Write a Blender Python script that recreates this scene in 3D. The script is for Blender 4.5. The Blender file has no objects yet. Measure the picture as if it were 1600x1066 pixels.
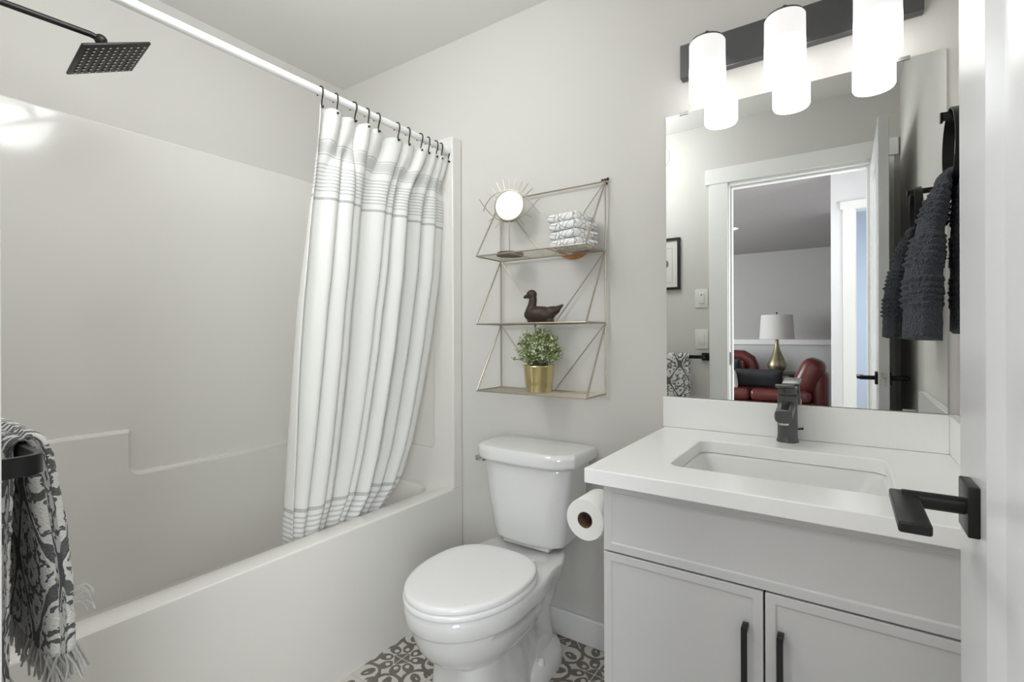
import bpy, bmesh, math, random
from mathutils import Vector, Matrix, noise
R = math.radians
PI = math.pi
random.seed(7)
sc = bpy.context.scene
C = sc.collection
# ------------------------------------------------------------------ camera
cam_d = bpy.data.cameras.new('camera')
cam = bpy.data.objects.new('camera', cam_d); C.objects.link(cam)
cam.location = (0, 0, 1.14)
cam.rotation_euler = (R(90), R(0.2), R(34.0))
cam_d.sensor_width = 36.0
cam_d.lens = 771.0 / 1600 * 36
cam_d.shift_y = (524.5 - 533.0) / 1600
cam_d.clip_start = 0.01
sc.camera = cam
# ------------------------------------------------------------------ light
w = bpy.data.worlds.new('world'); sc.world = w; w.use_nodes = True
w.node_tree.nodes['Background'].inputs[0].default_value = (0.75, 0.83, 1, 1)
w.node_tree.nodes['Background'].inputs[1].default_value = 0.3
def area(name, loc, rot, sx, sy, power, col=(1, 1, 1)):
    d = bpy.data.lights.new(name, 'AREA'); d.shape = 'RECTANGLE'; d.size = sx; d.size_y = sy
    d.energy = power; d.color = col
    o = bpy.data.objects.new(name, d); C.objects.link(o); o.location = loc; o.rotation_euler = rot
    return o
def aim(dx, dy, dz): return Vector((dx, dy, dz)).to_track_quat('-Z', 'Y').to_euler()
SHADE_E = 2.0
gl = bpy.data.lights.new('ceiling_fill_light', 'POINT'); gl.energy = 8.5; gl.shadow_soft_size = 0.2; gl.color = (0.96, 0.985, 1)  # unseen fill added to brighten ceiling and upper walls, no fixture
go = bpy.data.objects.new('ceiling_fill_light', gl); C.objects.link(go); go.location = (-1.15, 0.55, 2.2)
area('hall_fill_right', (0.80, -0.80, 1.45), aim(-1.4, 1.72, .30), 0.8, 1.5, 28, (0.94, 0.975, 1))  # added fill, shines through the doorway onto tub and left wall
area('hall_fill_left', (-1.25, -0.85, 1.45), aim(.75, 1.9, .3), 0.8, 1.5, 8.5, (0.94, 0.975, 1))  # added fill, shines through the doorway onto the vanity front
area('living_fill_light', (-3.9, -2.6, 1.5), (0, R(-90), 0), 1.4, 2.2, 76, (0.93, 0.96, 1))  # out-of-view fill added to brighten the living room
area('hall_ceiling_fill', (-0.5, -0.75, 2.42), (R(20), 0, 0), 0.8, 0.25, 5, (1, 0.98, 0.96))  # unseen fill added near the hall ceiling, tilted into the bathroom
area('bedroom_window_light', (1.3, -2.2, 1.4), (0, R(90), 0), 1.2, 0.8, 9, (0.6, 0.78, 1))
sc.view_settings.view_transform = 'Standard'
sc.view_settings.look = 'None'
sc.view_settings.gamma = 1.0
sc.view_settings.use_curve_mapping = False
sc.view_settings.exposure = 1.1
sc.cycles.use_denoising = True
sc.cycles.max_bounces = 12
sc.cycles.diffuse_bounces = 6
sc.cycles.sample_clamp_indirect = 8

# ------------------------------------------------------------------ materials
def s2l(c):
    return tuple(((v / 255) / 12.92 if v / 255 <= 0.04045 else ((v / 255 + 0.055) / 1.055) ** 2.4) for v in c) + (1,)
class NT:
    """small node builder: every method returns a socket"""
    def __init__(s, m):
        m.use_nodes = True; s.t = m.node_tree; s.n = s.t.nodes; s.l = s.t.links
        s.b = s.n['Principled BSDF']; s.out = s.n['Material Output']
    def new(s, typ, **kw):
        nd = s.n.new(typ)
        for k, v in kw.items(): setattr(nd, k, v)
        return nd
    def put(s, sock, v):
        if hasattr(v, 'is_output'): s.l.new(v, sock)
        else: sock.default_value = v
    def m(s, op, a, b=0.0, c=0.0):
        nd = s.new('ShaderNodeMath', operation=op)
        for i, v in enumerate((a, b, c)):
            s.put(nd.inputs[i], v)
        return nd.outputs[0]
    def noise(s, scale, vec=None, detail=3.0, rough=0.5):
        nd = s.new('ShaderNodeTexNoise'); nd.inputs['Scale'].default_value = scale
        nd.inputs['Detail'].default_value = detail; nd.inputs['Roughness'].default_value = rough
        if vec is not None: s.l.new(vec, nd.inputs['Vector'])
        return nd.outputs['Fac']
    def voro(s, scale, vec=None, feature='F1', out='Distance'):
        nd = s.new('ShaderNodeTexVoronoi', feature=feature); nd.inputs['Scale'].default_value = scale
        if vec is not None: s.l.new(vec, nd.inputs['Vector'])
        return nd.outputs[out]
    def coord(s, which='Object'):
        return s.new('ShaderNodeTexCoord').outputs[which]
    def geo(s): return s.new('ShaderNodeNewGeometry').outputs['Position']
    def xyz(s, v):
        nd = s.new('ShaderNodeSeparateXYZ'); s.l.new(v, nd.inputs[0]); return nd.outputs
    def mix(s, f, a, b):
        nd = s.new('ShaderNodeMix', data_type='RGBA')
        s.put(nd.inputs[0], f); s.put(nd.inputs[6], a); s.put(nd.inputs[7], b)
        return nd.outputs[2]
    def bump(s, h, strength=0.3, dist=0.002):
        nd = s.new('ShaderNodeBump'); nd.inputs['Strength'].default_value = strength
        nd.inputs['Distance'].default_value = dist
        s.l.new(h, nd.inputs['Height']); s.l.new(nd.outputs[0], s.b.inputs['Normal'])
def mat(name, col, rough=0.5, metal=0.0, var=0.03, vscale=6.0, bump=0.0, bscale=200.0, bdist=0.001, coat=0.0, spec=0.5):
    m = bpy.data.materials.new(name); t = NT(m)
    c = s2l(col); c2 = tuple(max(0, v * (1 - var * 2)) for v in c[:3]) + (1,)
    P = t.coord('Object')
    t.l.new(t.mix(t.noise(vscale, P), c, c2), t.b.inputs['Base Color'])
    t.b.inputs['Roughness'].default_value = rough
    t.b.inputs['Metallic'].default_value = metal
    t.b.inputs['Specular IOR Level'].default_value = spec
    if coat: t.b.inputs['Coat Weight'].default_value = coat; t.b.inputs['Coat Roughness'].default_value = 0.05
    if bump: t.bump(t.noise(bscale, P), bump, bdist)
    return m
M = {}
M['wall'] = mat('greige_wall_paint', (209, 207, 202), 0.7, bump=0.15, bscale=350, bdist=0.0006, var=0.01)
M['ceiling'] = mat('ceiling_paint', (226, 225, 221), 0.8, bump=0.2, bscale=180, bdist=0.001, var=0.01)
M['white_trim'] = mat('white_semigloss_trim', (235, 235, 233), 0.3, var=0.008)
M['door_white'] = mat('white_door_paint', (209, 209, 209), 0.25, var=0.008)
M['acrylic'] = mat('glossy_acrylic', (224, 222, 217), 0.16, var=0.006, coat=0.3)
M['porcelain'] = mat('porcelain', (224, 224, 222), 0.1, var=0.004, coat=0.5)
M['seat'] = mat('toilet_seat_plastic', (234, 234, 233), 0.22, var=0.004)
M['cab'] = mat('cabinet_paint', (206, 206, 205), 0.35, var=0.006)
M['gap'] = mat('shadow_gap_dark', (35, 33, 31), 0.8)
M['quartz'] = mat('white_quartz', (246, 246, 244), 0.18, var=0.01, vscale=60)
M['black'] = mat('matte_black_metal', (30, 29, 29), 0.36, 0.5, var=0.05)
M['blackhw'] = mat('black_hardware', (30, 29, 28), 0.4, 0.3, var=0.05)
M['gunmetal'] = mat('gunmetal', (104, 104, 106), 0.3, 0.9, var=0.04)
M['nickel'] = mat('brushed_nickel', (190, 188, 184), 0.25, 1.0)
M['chrome'] = mat('chrome', (205, 205, 205), 0.1, 1.0)
M['gold'] = mat('champagne_gold_wire', (182, 173, 157), 0.35, 0.8, var=0.06)
M['brass'] = mat('brass_pot', (228, 212, 158), 0.24, 1.0, var=0.04)
M['white_rod'] = mat('white_rod_enamel', (236, 236, 234), 0.25, var=0.004)
M['paper'] = mat('tissue_paper', (240, 239, 236), 0.9, bump=0.3, bscale=300)
M['card'] = mat('brown_cardboard', (120, 92, 68), 0.9)
M['wood_dark'] = mat('carved_dark_wood', (62, 42, 32), 0.5, var=0.25, vscale=60, bump=0.5, bscale=140)
M['wood_honey'] = mat('honey_wood', (190, 128, 62), 0.5, var=0.15, vscale=40)
M['soil'] = mat('dark_soil', (38, 36, 30), 0.95, bump=0.6, bscale=120)
M['plastic'] = mat('white_switch_plastic', (228, 227, 222), 0.4)
M['grey_wall'] = mat('living_room_grey_paint', (176, 174, 172), 0.75, var=0.01)
M['grey_ceiling'] = mat('living_room_ceiling_texture', (168, 164, 164), 0.9, bump=0.6, bscale=90, bdist=0.003, var=0.04, vscale=20)
M['wainscot'] = mat('pale_wainscot_paint', (200, 200, 199), 0.5, var=0.01)
M['hall_white'] = mat('hall_white_paint', (222, 223, 226), 0.6, var=0.01)
M['carpet'] = mat('beige_carpet', (150, 142, 132), 0.95, bump=0.6, bscale=400)
M['leather'] = mat('oxblood_leather', (104, 48, 45), 0.28, var=0.15, vscale=12, bump=0.25, bscale=90)
M['charcoal'] = mat('charcoal_pillow_cloth', (52, 54, 58), 0.85, bump=0.3, bscale=260)
M['teal'] = mat('slate_teal_cloth', (62, 74, 80), 0.85, bump=0.3, bscale=260)
M['white_cloth'] = mat('white_pillow_cloth', (205, 203, 198), 0.85, bump=0.3, bscale=260)
M['lamp_gold'] = mat('antique_brass_lamp', (150, 140, 116), 0.35, 0.8)
M['lampshade'] = mat('linen_lampshade', (206, 204, 200), 0.8)
M['table_wood'] = mat('dark_side_table_wood', (70, 52, 42), 0.4, var=0.15)
M['picture_paper'] = mat('picture_mat_paper', (222, 220, 214), 0.7)
M['ink'] = mat('grey_ink', (110, 108, 106), 0.7)

def m_mirror():
    m = bpy.data.materials.new('silvered_glass'); t = NT(m)
    t.b.inputs['Base Color'].default_value = (0.80, 0.815, 0.80, 1)
    t.b.inputs['Metallic'].default_value = 1.0; t.b.inputs['Roughness'].default_value = 0.0
    return m
M['mirror'] = m_mirror()
def m_emit(name, col, e):
    m = bpy.data.materials.new(name); t = NT(m)
    t.b.inputs['Base Color'].default_value = (0.9, 0.9, 0.9, 1)
    t.b.inputs['Emission Color'].default_value = col
    t.b.inputs['Emission Strength'].default_value = e
    t.b.inputs['Roughness'].default_value = 0.4
    return m
def m_shade():
    m = m_emit('frosted_lit_glass', (1, 0.985, 0.965, 1), SHADE_E); t = NT(m)
    z = t.xyz(t.coord('Object'))[2]
    mr = t.new('ShaderNodeMapRange'); mr.interpolation_type = 'SMOOTHSTEP'
    t.l.new(z, mr.inputs[0]); mr.inputs[1].default_value = 1.952; mr.inputs[2].default_value = 1.925
    mr.inputs[3].default_value = 0.37; mr.inputs[4].default_value = SHADE_E
    t.l.new(mr.outputs[0], t.b.inputs['Emission Strength'])
    t.b.inputs['Base Color'].default_value = (0.25, 0.25, 0.25, 1)
    return m
M['shade'] = m_shade()
M['pot'] = m_emit('lit_downlight', (1, 0.97, 0.92, 1), 18)

def m_tile():
    m = bpy.data.materials.new('encaustic_patterned_tile'); t = NT(m)
    pos = t.geo(); x, y, z = t.xyz(pos)
    P = 0.30
    nz = t.m('MULTIPLY', t.m('SUBTRACT', t.noise(55, pos, 2), 0.5), 0.05)
    def fold(s, off):
        q = t.m('DIVIDE', t.m('SUBTRACT', s, off), P)
        q = t.m('ADD', q, 0.5); q = t.m('FRACT', q); q = t.m('SUBTRACT', q, 0.5)
        return t.m('MULTIPLY', t.m('ABSOLUTE', q), 2.0)
    a0 = fold(x, -1.30); b0 = fold(y, 1.225)
    a = t.m('MAXIMUM', a0, b0); b = t.m('MINIMUM', a0, b0)      # 0<=b<=a<=1
    def dist(cx, cy, sx=1.0, sy=1.0, ang=0.0):
        dx = t.m('SUBTRACT', a, cx); dy = t.m('SUBTRACT', b, cy)
        if ang:
            c_, s_ = math.cos(ang), math.sin(ang)
            u = t.m('ADD', t.m('MULTIPLY', dx, c_), t.m('MULTIPLY', dy, s_))
            v = t.m('SUBTRACT', t.m('MULTIPLY', dy, c_), t.m('MULTIPLY', dx, s_))
            dx, dy = u, v
        if sx != 1.0: dx = t.m('DIVIDE', dx, sx)
        if sy != 1.0: dy = t.m('DIVIDE', dy, sy)
        return t.m('SQRT', t.m('ADD', t.m('MULTIPLY', dx, dx), t.m('MULTIPLY', dy, dy)))
    def lt(d, r): return t.m('LESS_THAN', t.m('ADD', d, nz), r)
    AND = lambda p, q: t.m('MULTIPLY', p, q)
    OR = lambda p, q: t.m('MAXIMUM', p, q)
    NOT = lambda p: t.m('SUBTRACT', 1.0, p)
    # centre diamond with a thin cross in it
    dia = AND(lt(t.m('ADD', a, b), 0.25), t.m('GREATER_THAN', b, 0.011))
    # eight petals round it
    pet = AND(lt(dist(0.36, 0.15, 1.15, 0.8, R(22)), 0.155), NOT(lt(dist(0.31, 0.13), 0.055)))
    # scalloped ring of arcs
    dr = dist(0.80, 0.33)
    arc = AND(lt(t.m('ABSOLUTE', t.m('SUBTRACT', dr, 0.315)), 0.042), t.m('LESS_THAN', a, 0.965))
    # tulip leaf inside each arc
    leaf = AND(lt(dist(0.74, 0.30, 1.25, 0.78, R(24)), 0.135), NOT(lt(dist(0.78, 0.31, 1.6, 0.6, R(24)), 0.03)))
    # small leaves and dots on the axis and in the corner
    dot = lt(dist(0.70, 0.0), 0.045)
    lf2 = lt(dist(0.86, 0.10, 1.5, 0.6, R(35)), 0.075)
    lf3 = lt(dist(0.93, 0.80, 0.6, 1.6, R(-20)), 0.10)
    lf4 = AND(lt(dist(0.80, 0.76, 1.5, 0.7, R(45)), 0.095), t.m('GREATER_THAN', t.m('SUBTRACT', a, b), 0.02))
    dark = OR(OR(OR(dia, pet), OR(arc, leaf)), OR(OR(dot, lf2), OR(lf3, lf4)))
    g = t.m('MAXIMUM', t.m('GREATER_THAN', a, 0.992), 0.0)
    wear = t.noise(30, pos, 4)
    dk = t.mix(wear, s2l((88, 84, 79)), s2l((128, 123, 116)))
    lt_ = t.mix(wear, s2l((214, 210, 201)), s2l((192, 187, 177)))
    col = t.mix(dark, lt_, dk)
    col = t.mix(g, col, s2l((176, 172, 164)))
    t.l.new(col, t.b.inputs['Base Color'])
    t.b.inputs['Roughness'].default_value = 0.5
    return m
M['tile'] = m_tile()

def m_curtain():
    m = bpy.data.materials.new('striped_curtain_cotton'); t = NT(m)
    uv = t.coord('UV'); u, v, _ = t.xyz(uv)
    def band(a, e, k): return t.m('MULTIPLY', t.m('MULTIPLY', t.m('GREATER_THAN', v, a), t.m('LESS_THAN', v, e)), k)
    def comb(a, per, n, duty, k):
        f = t.m('FRACT', t.m('DIVIDE', t.m('SUBTRACT', v, a), per))
        return t.m('MULTIPLY', t.m('LESS_THAN', f, duty), band(a, a + per * n, k))
    parts = [band(.098, .102, .42), band(.106, .142, .27), band(.146, .150, .42), comb(.178, .0125, 8, .36, .40), band(.290, .299, .5),
             band(1.335, 1.348, .42), comb(1.362, .0165, 8, .42, .34), band(1.50, 1.55, .3)]
    f = parts[0]
    for q in parts[1:]: f = t.m('MAXIMUM', f, q)
    weave = t.noise(900, uv, 1)
    f = t.m('MULTIPLY', f, t.m('ADD', t.m('MULTIPLY', weave, 0.8), 0.6))
    col = t.mix(f, s2l((241, 241, 238)), s2l((136, 136, 134)))
    t.l.new(col, t.b.inputs['Base Color'])
    t.b.inputs['Roughness'].default_value = 0.9
    t.bump(t.noise(1200, uv, 2), 0.15, 0.0005)
    tr = t.new('ShaderNodeBsdfTranslucent'); t.l.new(col, tr.inputs[0])
    mx = t.new('ShaderNodeMixShader'); mx.inputs[0].default_value = 0.3
    t.l.new(t.b.outputs[0], mx.inputs[1]); t.l.new(tr.outputs[0], mx.inputs[2])
    t.l.new(mx.outputs[0], t.out.inputs[0])
    return m
M['curtain'] = m_curtain()

def m_damask():
    m = bpy.data.materials.new('woven_damask_towel'); t = NT(m)
    uv = t.coord('UV'); u, v, _ = t.xyz(uv)
    n = t.m('MULTIPLY', t.m('SUBTRACT', t.noise(60, uv, 2), 0.5), 0.35)
    cu = t.m('COSINE', t.m('MULTIPLY', u, 2 * PI / 0.13)); cv = t.m('COSINE', t.m('MULTIPLY', v, 2 * PI / 0.21))
    h = t.m('ABSOLUTE', t.m('ADD', t.m('ADD', cu, cv), n))
    line = t.m('LESS_THAN', h, 0.20)
    d = t.voro(32, uv)
    jag = t.m('MULTIPLY', t.m('SUBTRACT', t.noise(150, uv, 2), 0.5), 0.6)
    motif = t.m('GREATER_THAN', t.m('SINE', t.m('MULTIPLY', t.m('ADD', d, jag), 12.0)), 0.42)
    dark = t.m('MAXIMUM', line, t.m('MULTIPLY', motif, t.m('GREATER_THAN', h, 0.34)))
    tuft = t.noise(420, uv, 2)
    white = t.mix(tuft, s2l((244, 243, 239)), s2l((206, 205, 201)))
    dk = t.mix(tuft, s2l((72, 73, 76)), s2l((122, 122, 123)))
    t.l.new(t.mix(dark, white, dk), t.b.inputs['Base Color'])
    t.b.inputs['Roughness'].default_value = 0.95
    hh = t.m('ADD', t.m('MULTIPLY', t.m('SUBTRACT', 1.0, dark), 1.0), t.m('MULTIPLY', tuft, 1.2))
    t.bump(hh, 0.9, 0.003)
    return m
M['damask'] = m_damask()
def m_slate():
    m = bpy.data.materials.new('slate_blue_terry'); t = NT(m)
    P = t.coord('Object')
    f = t.noise(420, P, 3, 0.7); g = t.noise(60, P, 2)
    c = t.mix(f, s2l((26, 31, 40)), s2l((64, 71, 83)))
    t.l.new(t.mix(t.m('MULTIPLY', g, 0.5), c, s2l((40, 46, 56))), t.b.inputs['Base Color'])
    t.b.inputs['Roughness'].default_value = 0.95
    t.b.inputs['Sheen Weight'].default_value = 0.15
    t.bump(t.m('ADD', f, t.m('MULTIPLY', t.voro(260, P), 1.2)), 1.0, 0.004)
    return m
M['slate'] = m_slate()
M['fringe'] = mat('grey_cotton_fringe', (200, 199, 195), 0.95, var=0.2, vscale=90)
def m_cloth():
    m = bpy.data.materials.new('white_washcloth_grey_trellis'); t = NT(m)
    P = t.coord('Object')
    e = t.voro(34, P, 'DISTANCE_TO_EDGE')
    n = t.noise(26, P, 2)
    ln = t.m('LESS_THAN', t.m('ADD', e, t.m('MULTIPLY', t.m('SUBTRACT', n, 0.5), 0.06)), 0.045)
    t.l.new(t.mix(t.m('MULTIPLY', ln, 0.75), s2l((240, 240, 238)), s2l((140, 141, 146))), t.b.inputs['Base Color'])
    t.b.inputs['Roughness'].default_value = 0.95
    t.bump(t.noise(400, P, 2), 0.6, 0.002)
    return m
M['cloth'] = m_cloth()
def m_leaf():
    m = bpy.data.materials.new('variegated_small_leaves'); t = NT(m)
    P = t.coord('Object')
    f = t.noise(70, P, 2)
    rp = t.new('ShaderNodeValToRGB')
    e = rp.color_ramp.elements
    e[0].position = 0.3; e[0].color = s2l((84, 104, 52)); e[1].position = 0.62; e[1].color = s2l((226, 230, 202))
    k = e.new(0.5); k.color = s2l((150, 166, 106))
    t.l.new(f, rp.inputs[0]); t.l.new(rp.outputs[0], t.b.inputs['Base Color'])
    t.b.inputs['Roughness'].default_value = 0.55
    return m
M['leaf'] = m_leaf()

# ------------------------------------------------------------------ mesh helpers
def BM(): return bmesh.new()
def box(bm, lo, hi, bev=0.0, seg=2, rot=None, piv=None):
    lo, hi = Vector(lo), Vector(hi)
    r = bmesh.ops.create_cube(bm, size=1.0)
    vs = r['verts']; s = hi - lo; c = (hi + lo) / 2
    for v in vs: v.co = Vector((v.co.x * s.x, v.co.y * s.y, v.co.z * s.z)) + c
    if bev > 0:
        es = {e for v in vs for e in v.link_edges}
        rr = bmesh.ops.bevel(bm, geom=list(es), offset=bev, segments=seg, affect='EDGES', profile=0.5)
        vs = list({v for f in rr['faces'] for v in f.verts} | {v for v in vs if v.is_valid})
    if rot is not None:
        p = Vector(piv) if piv is not None else c
        for v in vs: v.co = rot @ (v.co - p) + p
    return vs
def loft(bm, rings, cap0=True, cap1=True, closed=True):
    rows = [[bm.verts.new(p) for p in r] for r in rings]
    n = len(rows[0])
    for i in range(len(rows) - 1):
        for j in range(n if closed else n - 1):
            k = (j + 1) % n
            bm.faces.new((rows[i][j], rows[i][k], rows[i + 1][k], rows[i + 1][j]))
    if closed and cap0: bm.faces.new(list(reversed(rows[0])))
    if closed and cap1: bm.faces.new(rows[-1])
    return rows
def lathe(bm, prof, c=(0, 0, 0), axis='z', n=32, cap0=True, cap1=True):
    rings = []
    for r, h in prof:
        ring = []
        for i in range(n):
            a = 2 * PI * i / n; p, q = r * math.cos(a), r * math.sin(a)
            v = {'z': (p, q, h), 'y': (q, h, p), 'x': (h, p, q)}[axis]
            ring.append(Vector(v) + Vector(c))
        rings.append(ring)
    loft(bm, rings, cap0, cap1)
def frames(path):
    path = [Vector(p) for p in path]; out = []; n = len(path)
    up = None
    for i in range(n):
        t = (path[min(i + 1, n - 1)] - path[max(i - 1, 0)]).normalized()
        if up is None:
            up = Vector((0, 0, 1)) if abs(t.z) < 0.9 else Vector((0, 1, 0))
        s = t.cross(up).normalized(); up = s.cross(t).normalized()
        out.append((path[i], t, s, up))
    return out
def tube(bm, path, r, n=8, rr=None, closed_ends=True):
    rings = []
    for i, (p, t, s, u) in enumerate(frames(path)):
        q = rr[i] if rr else r
        rings.append([p + s * (q * math.cos(2 * PI * k / n)) + u * (q * math.sin(2 * PI * k / n)) for k in range(n)])
    loft(bm, rings, closed_ends, closed_ends)
def prism(bm, poly, axis, a, b):
    """poly of 2-D points extruded along axis from a to b"""
    def P(u, v, h): return {'x': (h, u, v), 'y': (u, h, v), 'z': (u, v, h)}[axis]
    lo = [bm.verts.new(P(u, v, a)) for u, v in poly]; hi = [bm.verts.new(P(u, v, b)) for u, v in poly]
    n = len(poly)
    fs = [bm.faces.new(lo), bm.faces.new(list(reversed(hi)))]
    for i in range(n):
        fs.append(bm.faces.new((lo[i], hi[i], hi[(i + 1) % n], lo[(i + 1) % n])))
    return lo + hi
def rrect(x0, y0, x1, y1, r, k=6):
    pts = []
    for cx, cy, a0 in ((x1 - r, y1 - r, 0), (x0 + r, y1 - r, 90), (x0 + r, y0 + r, 180), (x1 - r, y0 + r, 270)):
        for i in range(k + 1):
            a = R(a0 + 90 * i / k); pts.append((cx + r * math.cos(a), cy + r * math.sin(a)))
    return pts
def bezier(p0, p1, p2, p3, n=12):
    out = []
    for i in range(n + 1):
        t = i / n; s = 1 - t
        out.append(Vector(p0) * s ** 3 + Vector(p1) * 3 * s * s * t + Vector(p2) * 3 * s * t * t + Vector(p3) * t ** 3)
    return out
def interp(tab, x):
    if x <= tab[0][0]: return tab[0][1]
    for (a, u), (b, v) in zip(tab, tab[1:]):
        if x <= b:
            k = (x - a) / (b - a); k = k * k * (3 - 2 * k)
            return u + (v - u) * k
    return tab[-1][1]
def lin(tab, x):
    if x <= tab[0][0]: return tab[0][1]
    for (a, u), (b, v) in zip(tab, tab[1:]):
        if x <= b: return u + (v - u) * (x - a) / (b - a)
    return tab[-1][1]
def finish(o, mesh, smooth=True, ang=35):
    if smooth:
        for p in mesh.polygons: p.use_smooth = True
        try: mesh.set_sharp_from_angle(angle=R(ang))
        except Exception: pass
def obj(name, bm, m, parent=None, smooth=True, ang=35, bevel=0.0, bseg=3, subsurf=0, fix=True):
    if fix: bmesh.ops.recalc_face_normals(bm, faces=bm.faces)
    me = bpy.data.meshes.new(name); bm.to_mesh(me); bm.free()
    me.materials.append(M[m] if isinstance(m, str) else m)
    o = bpy.data.objects.new(name, me); C.objects.link(o)
    finish(o, me, smooth, ang)
    if parent is not None:
        o.parent = parent
        o.matrix_parent_inverse = Matrix.Translation(-world_loc(parent))
    if bevel:
        md = o.modifiers.new('bevel', 'BEVEL'); md.width = bevel; md.segments = bseg; md.limit_method = 'ANGLE'; md.angle_limit = R(35)
    if subsurf:
        md = o.modifiers.new('sub', 'SUBSURF'); md.levels = subsurf; md.render_levels = subsurf
    return o
def world_loc(p):
    return Vector(p.get('_wl', (0, 0, 0)))
def thing(name, label, cat, loc=(0, 0, 0), group=None):
    o = bpy.data.objects.new(name, None); C.objects.link(o); o.location = loc; o['_wl'] = tuple(loc)
    o.empty_display_size = 0.03
    o['label'] = label; o['category'] = cat
    if group: o['group'] = group
    return o
def tag(o, label, cat, group=None):
    o['label'] = label; o['category'] = cat
    if group: o['group'] = group
    return o
def struct(name, bm, m, parent=None, label=None, **kw):
    o = obj(name, bm, m, parent, **kw)
    if parent is None: o['kind'] = 'structure'
    if label: o['label'] = label
    return o
def dup(root, label=None, group=None, loc=None):
    r = root.copy(); C.objects.link(r)
    if loc is not None: r.location = loc
    if label: r['label'] = label
    if group: r['group'] = group
    for ch in list(root.children):
        c = ch.copy(); C.objects.link(c); c.parent = r
        for g in list(ch.children):
            d = g.copy(); C.objects.link(d); d.parent = c
    return r

# ------------------------------------------------------------------ the room
YB = 1.665      # mirror wall
YF = 0.09       # inner face of the door wall
XL, XR = -2.195, 0.239
ZC = 2.44
LX0, LX1, LY0 = -4.0, 1.35, -5.37     # living room beyond the door
b = BM(); box(b, (XL - .1, -0.03, -.06), (XR + .1, YB + .1, 0)); struct('floor', b, 'tile', smooth=False, label='grey and white patterned encaustic tile floor')
b = BM(); box(b, (XL - .1, -0.03, ZC), (XR + .1, YB + .1, ZC + .06)); struct('ceiling', b, 'ceiling', smooth=False, label='white bathroom ceiling')
b = BM(); box(b, (XL - .1, YB, 0), (XR + .1, YB + .1, ZC)); struct('wall_back', b, 'wall', smooth=False, label='greige wall behind toilet, shelf and mirror')
b = BM(); box(b, (XL - .1, YF, 0), (XL, YB, ZC)); struct('wall_left', b, 'wall', smooth=False, label='wall along the bathtub')
b = BM(); box(b, (XR, YF, 0), (XR + .1, YB, ZC)); struct('wall_right', b, 'wall', smooth=False, label='greige wall beside the vanity with the towel ring')
b = BM()
box(b, (XL - .1, -.03, 0), (-.60, YF, ZC)); box(b, (.13, -.03, 0), (XR + .1, YF, ZC)); box(b, (-.60, -.03, 2.07), (.13, YF, ZC))
struct('wall_front', b, 'wall', smooth=False, label='greige wall around the doorway, seen in the mirror')
# door frame: jamb, stops, casing and head on the bathroom side
b = BM()
box(b, (-.60, -.03, 0), (-.582, YF, 2.07)); box(b, (.112, -.03, 0), (.13, YF, 2.07)); box(b, (-.582, -.03, 2.05), (.112, YF, 2.07))
box(b, (-.582, .02, 0), (-.570, .054, 2.05)); box(b, (.100, .02, 0), (.112, .054, 2.05)); box(b, (-.57, .02, 2.038), (.1, .054, 2.05))
jamb = struct('trim_1', b, 'white_trim', bevel=.0015, bseg=1, label='white door jamb')
b = BM(); prism(b, rrect(.062, .955, .084, 1.035, .008, 4), 'x', -.5822, -.5795); obj('strike_plate', b, 'blackhw', jamb)
b = BM(); box(b, (-.695, YF, 0), (-.588, YF + .014, 2.066)); struct('trim_2', b, 'white_trim', bevel=.002, bseg=1, label='white door casing left of the opening')
b = BM(); box(b, (.118, YF, 0), (.215, YF + .014, 2.066)); struct('trim_3', b, 'white_trim', bevel=.002, bseg=1, label='white door casing on the hinge side')
b = BM(); box(b, (-.716, YF, 2.066), (.232, YF + .020, 2.158)); struct('trim_4', b, 'white_trim', bevel=.002, bseg=1, label='white door head casing')
b = BM(); box(b, (-.698, -.044, 0), (-.588, -.03, 2.066)); box(b, (.118, -.044, 0), (.22, -.03, 2.066)); box(b, (-.716, -.046, 2.066), (.24, -.03, 2.158))
struct('trim_5', b, 'white_trim', smooth=False, label='white door casing on the living room side')
# baseboards
def baseboard(name, lo, hi, lab):
    b = BM(); box(b, lo, hi); return struct(name, b, 'white_trim', bevel=.004, bseg=2, label=lab)
baseboard('baseboard_back', (-1.370, YB - .014, 0), (-.470, YB, .098), 'white baseboard behind the toilet')
baseboard('baseboard_right', (XR - .013, .86, 0), (XR, 1.06, .098), 'white baseboard along the right wall')
baseboard('baseboard_front', (-1.37, YF, 0), (-.70, YF + .014, .098), 'white baseboard under the towel bar')

# open panel door against the right wall
b = BM(); DX, DT, DY0, DY1 = .115, .036, .108, .796
box(b, (DX + .009, DY0 + .05, .05), (DX + DT - .009, DY1 - .05, 2.0))
ST = .135
for (y0, y1, z0, z1) in ((DY0, DY0 + ST, .01, 2.035), (DY1 - ST, DY1, .01, 2.035), (DY0 + ST, DY1 - ST, .01, .22), (DY0 + ST, DY1 - ST, 1.90, 2.035)):
    box(b, (DX, y0, z0), (DX + DT, y1, z1))
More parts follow.
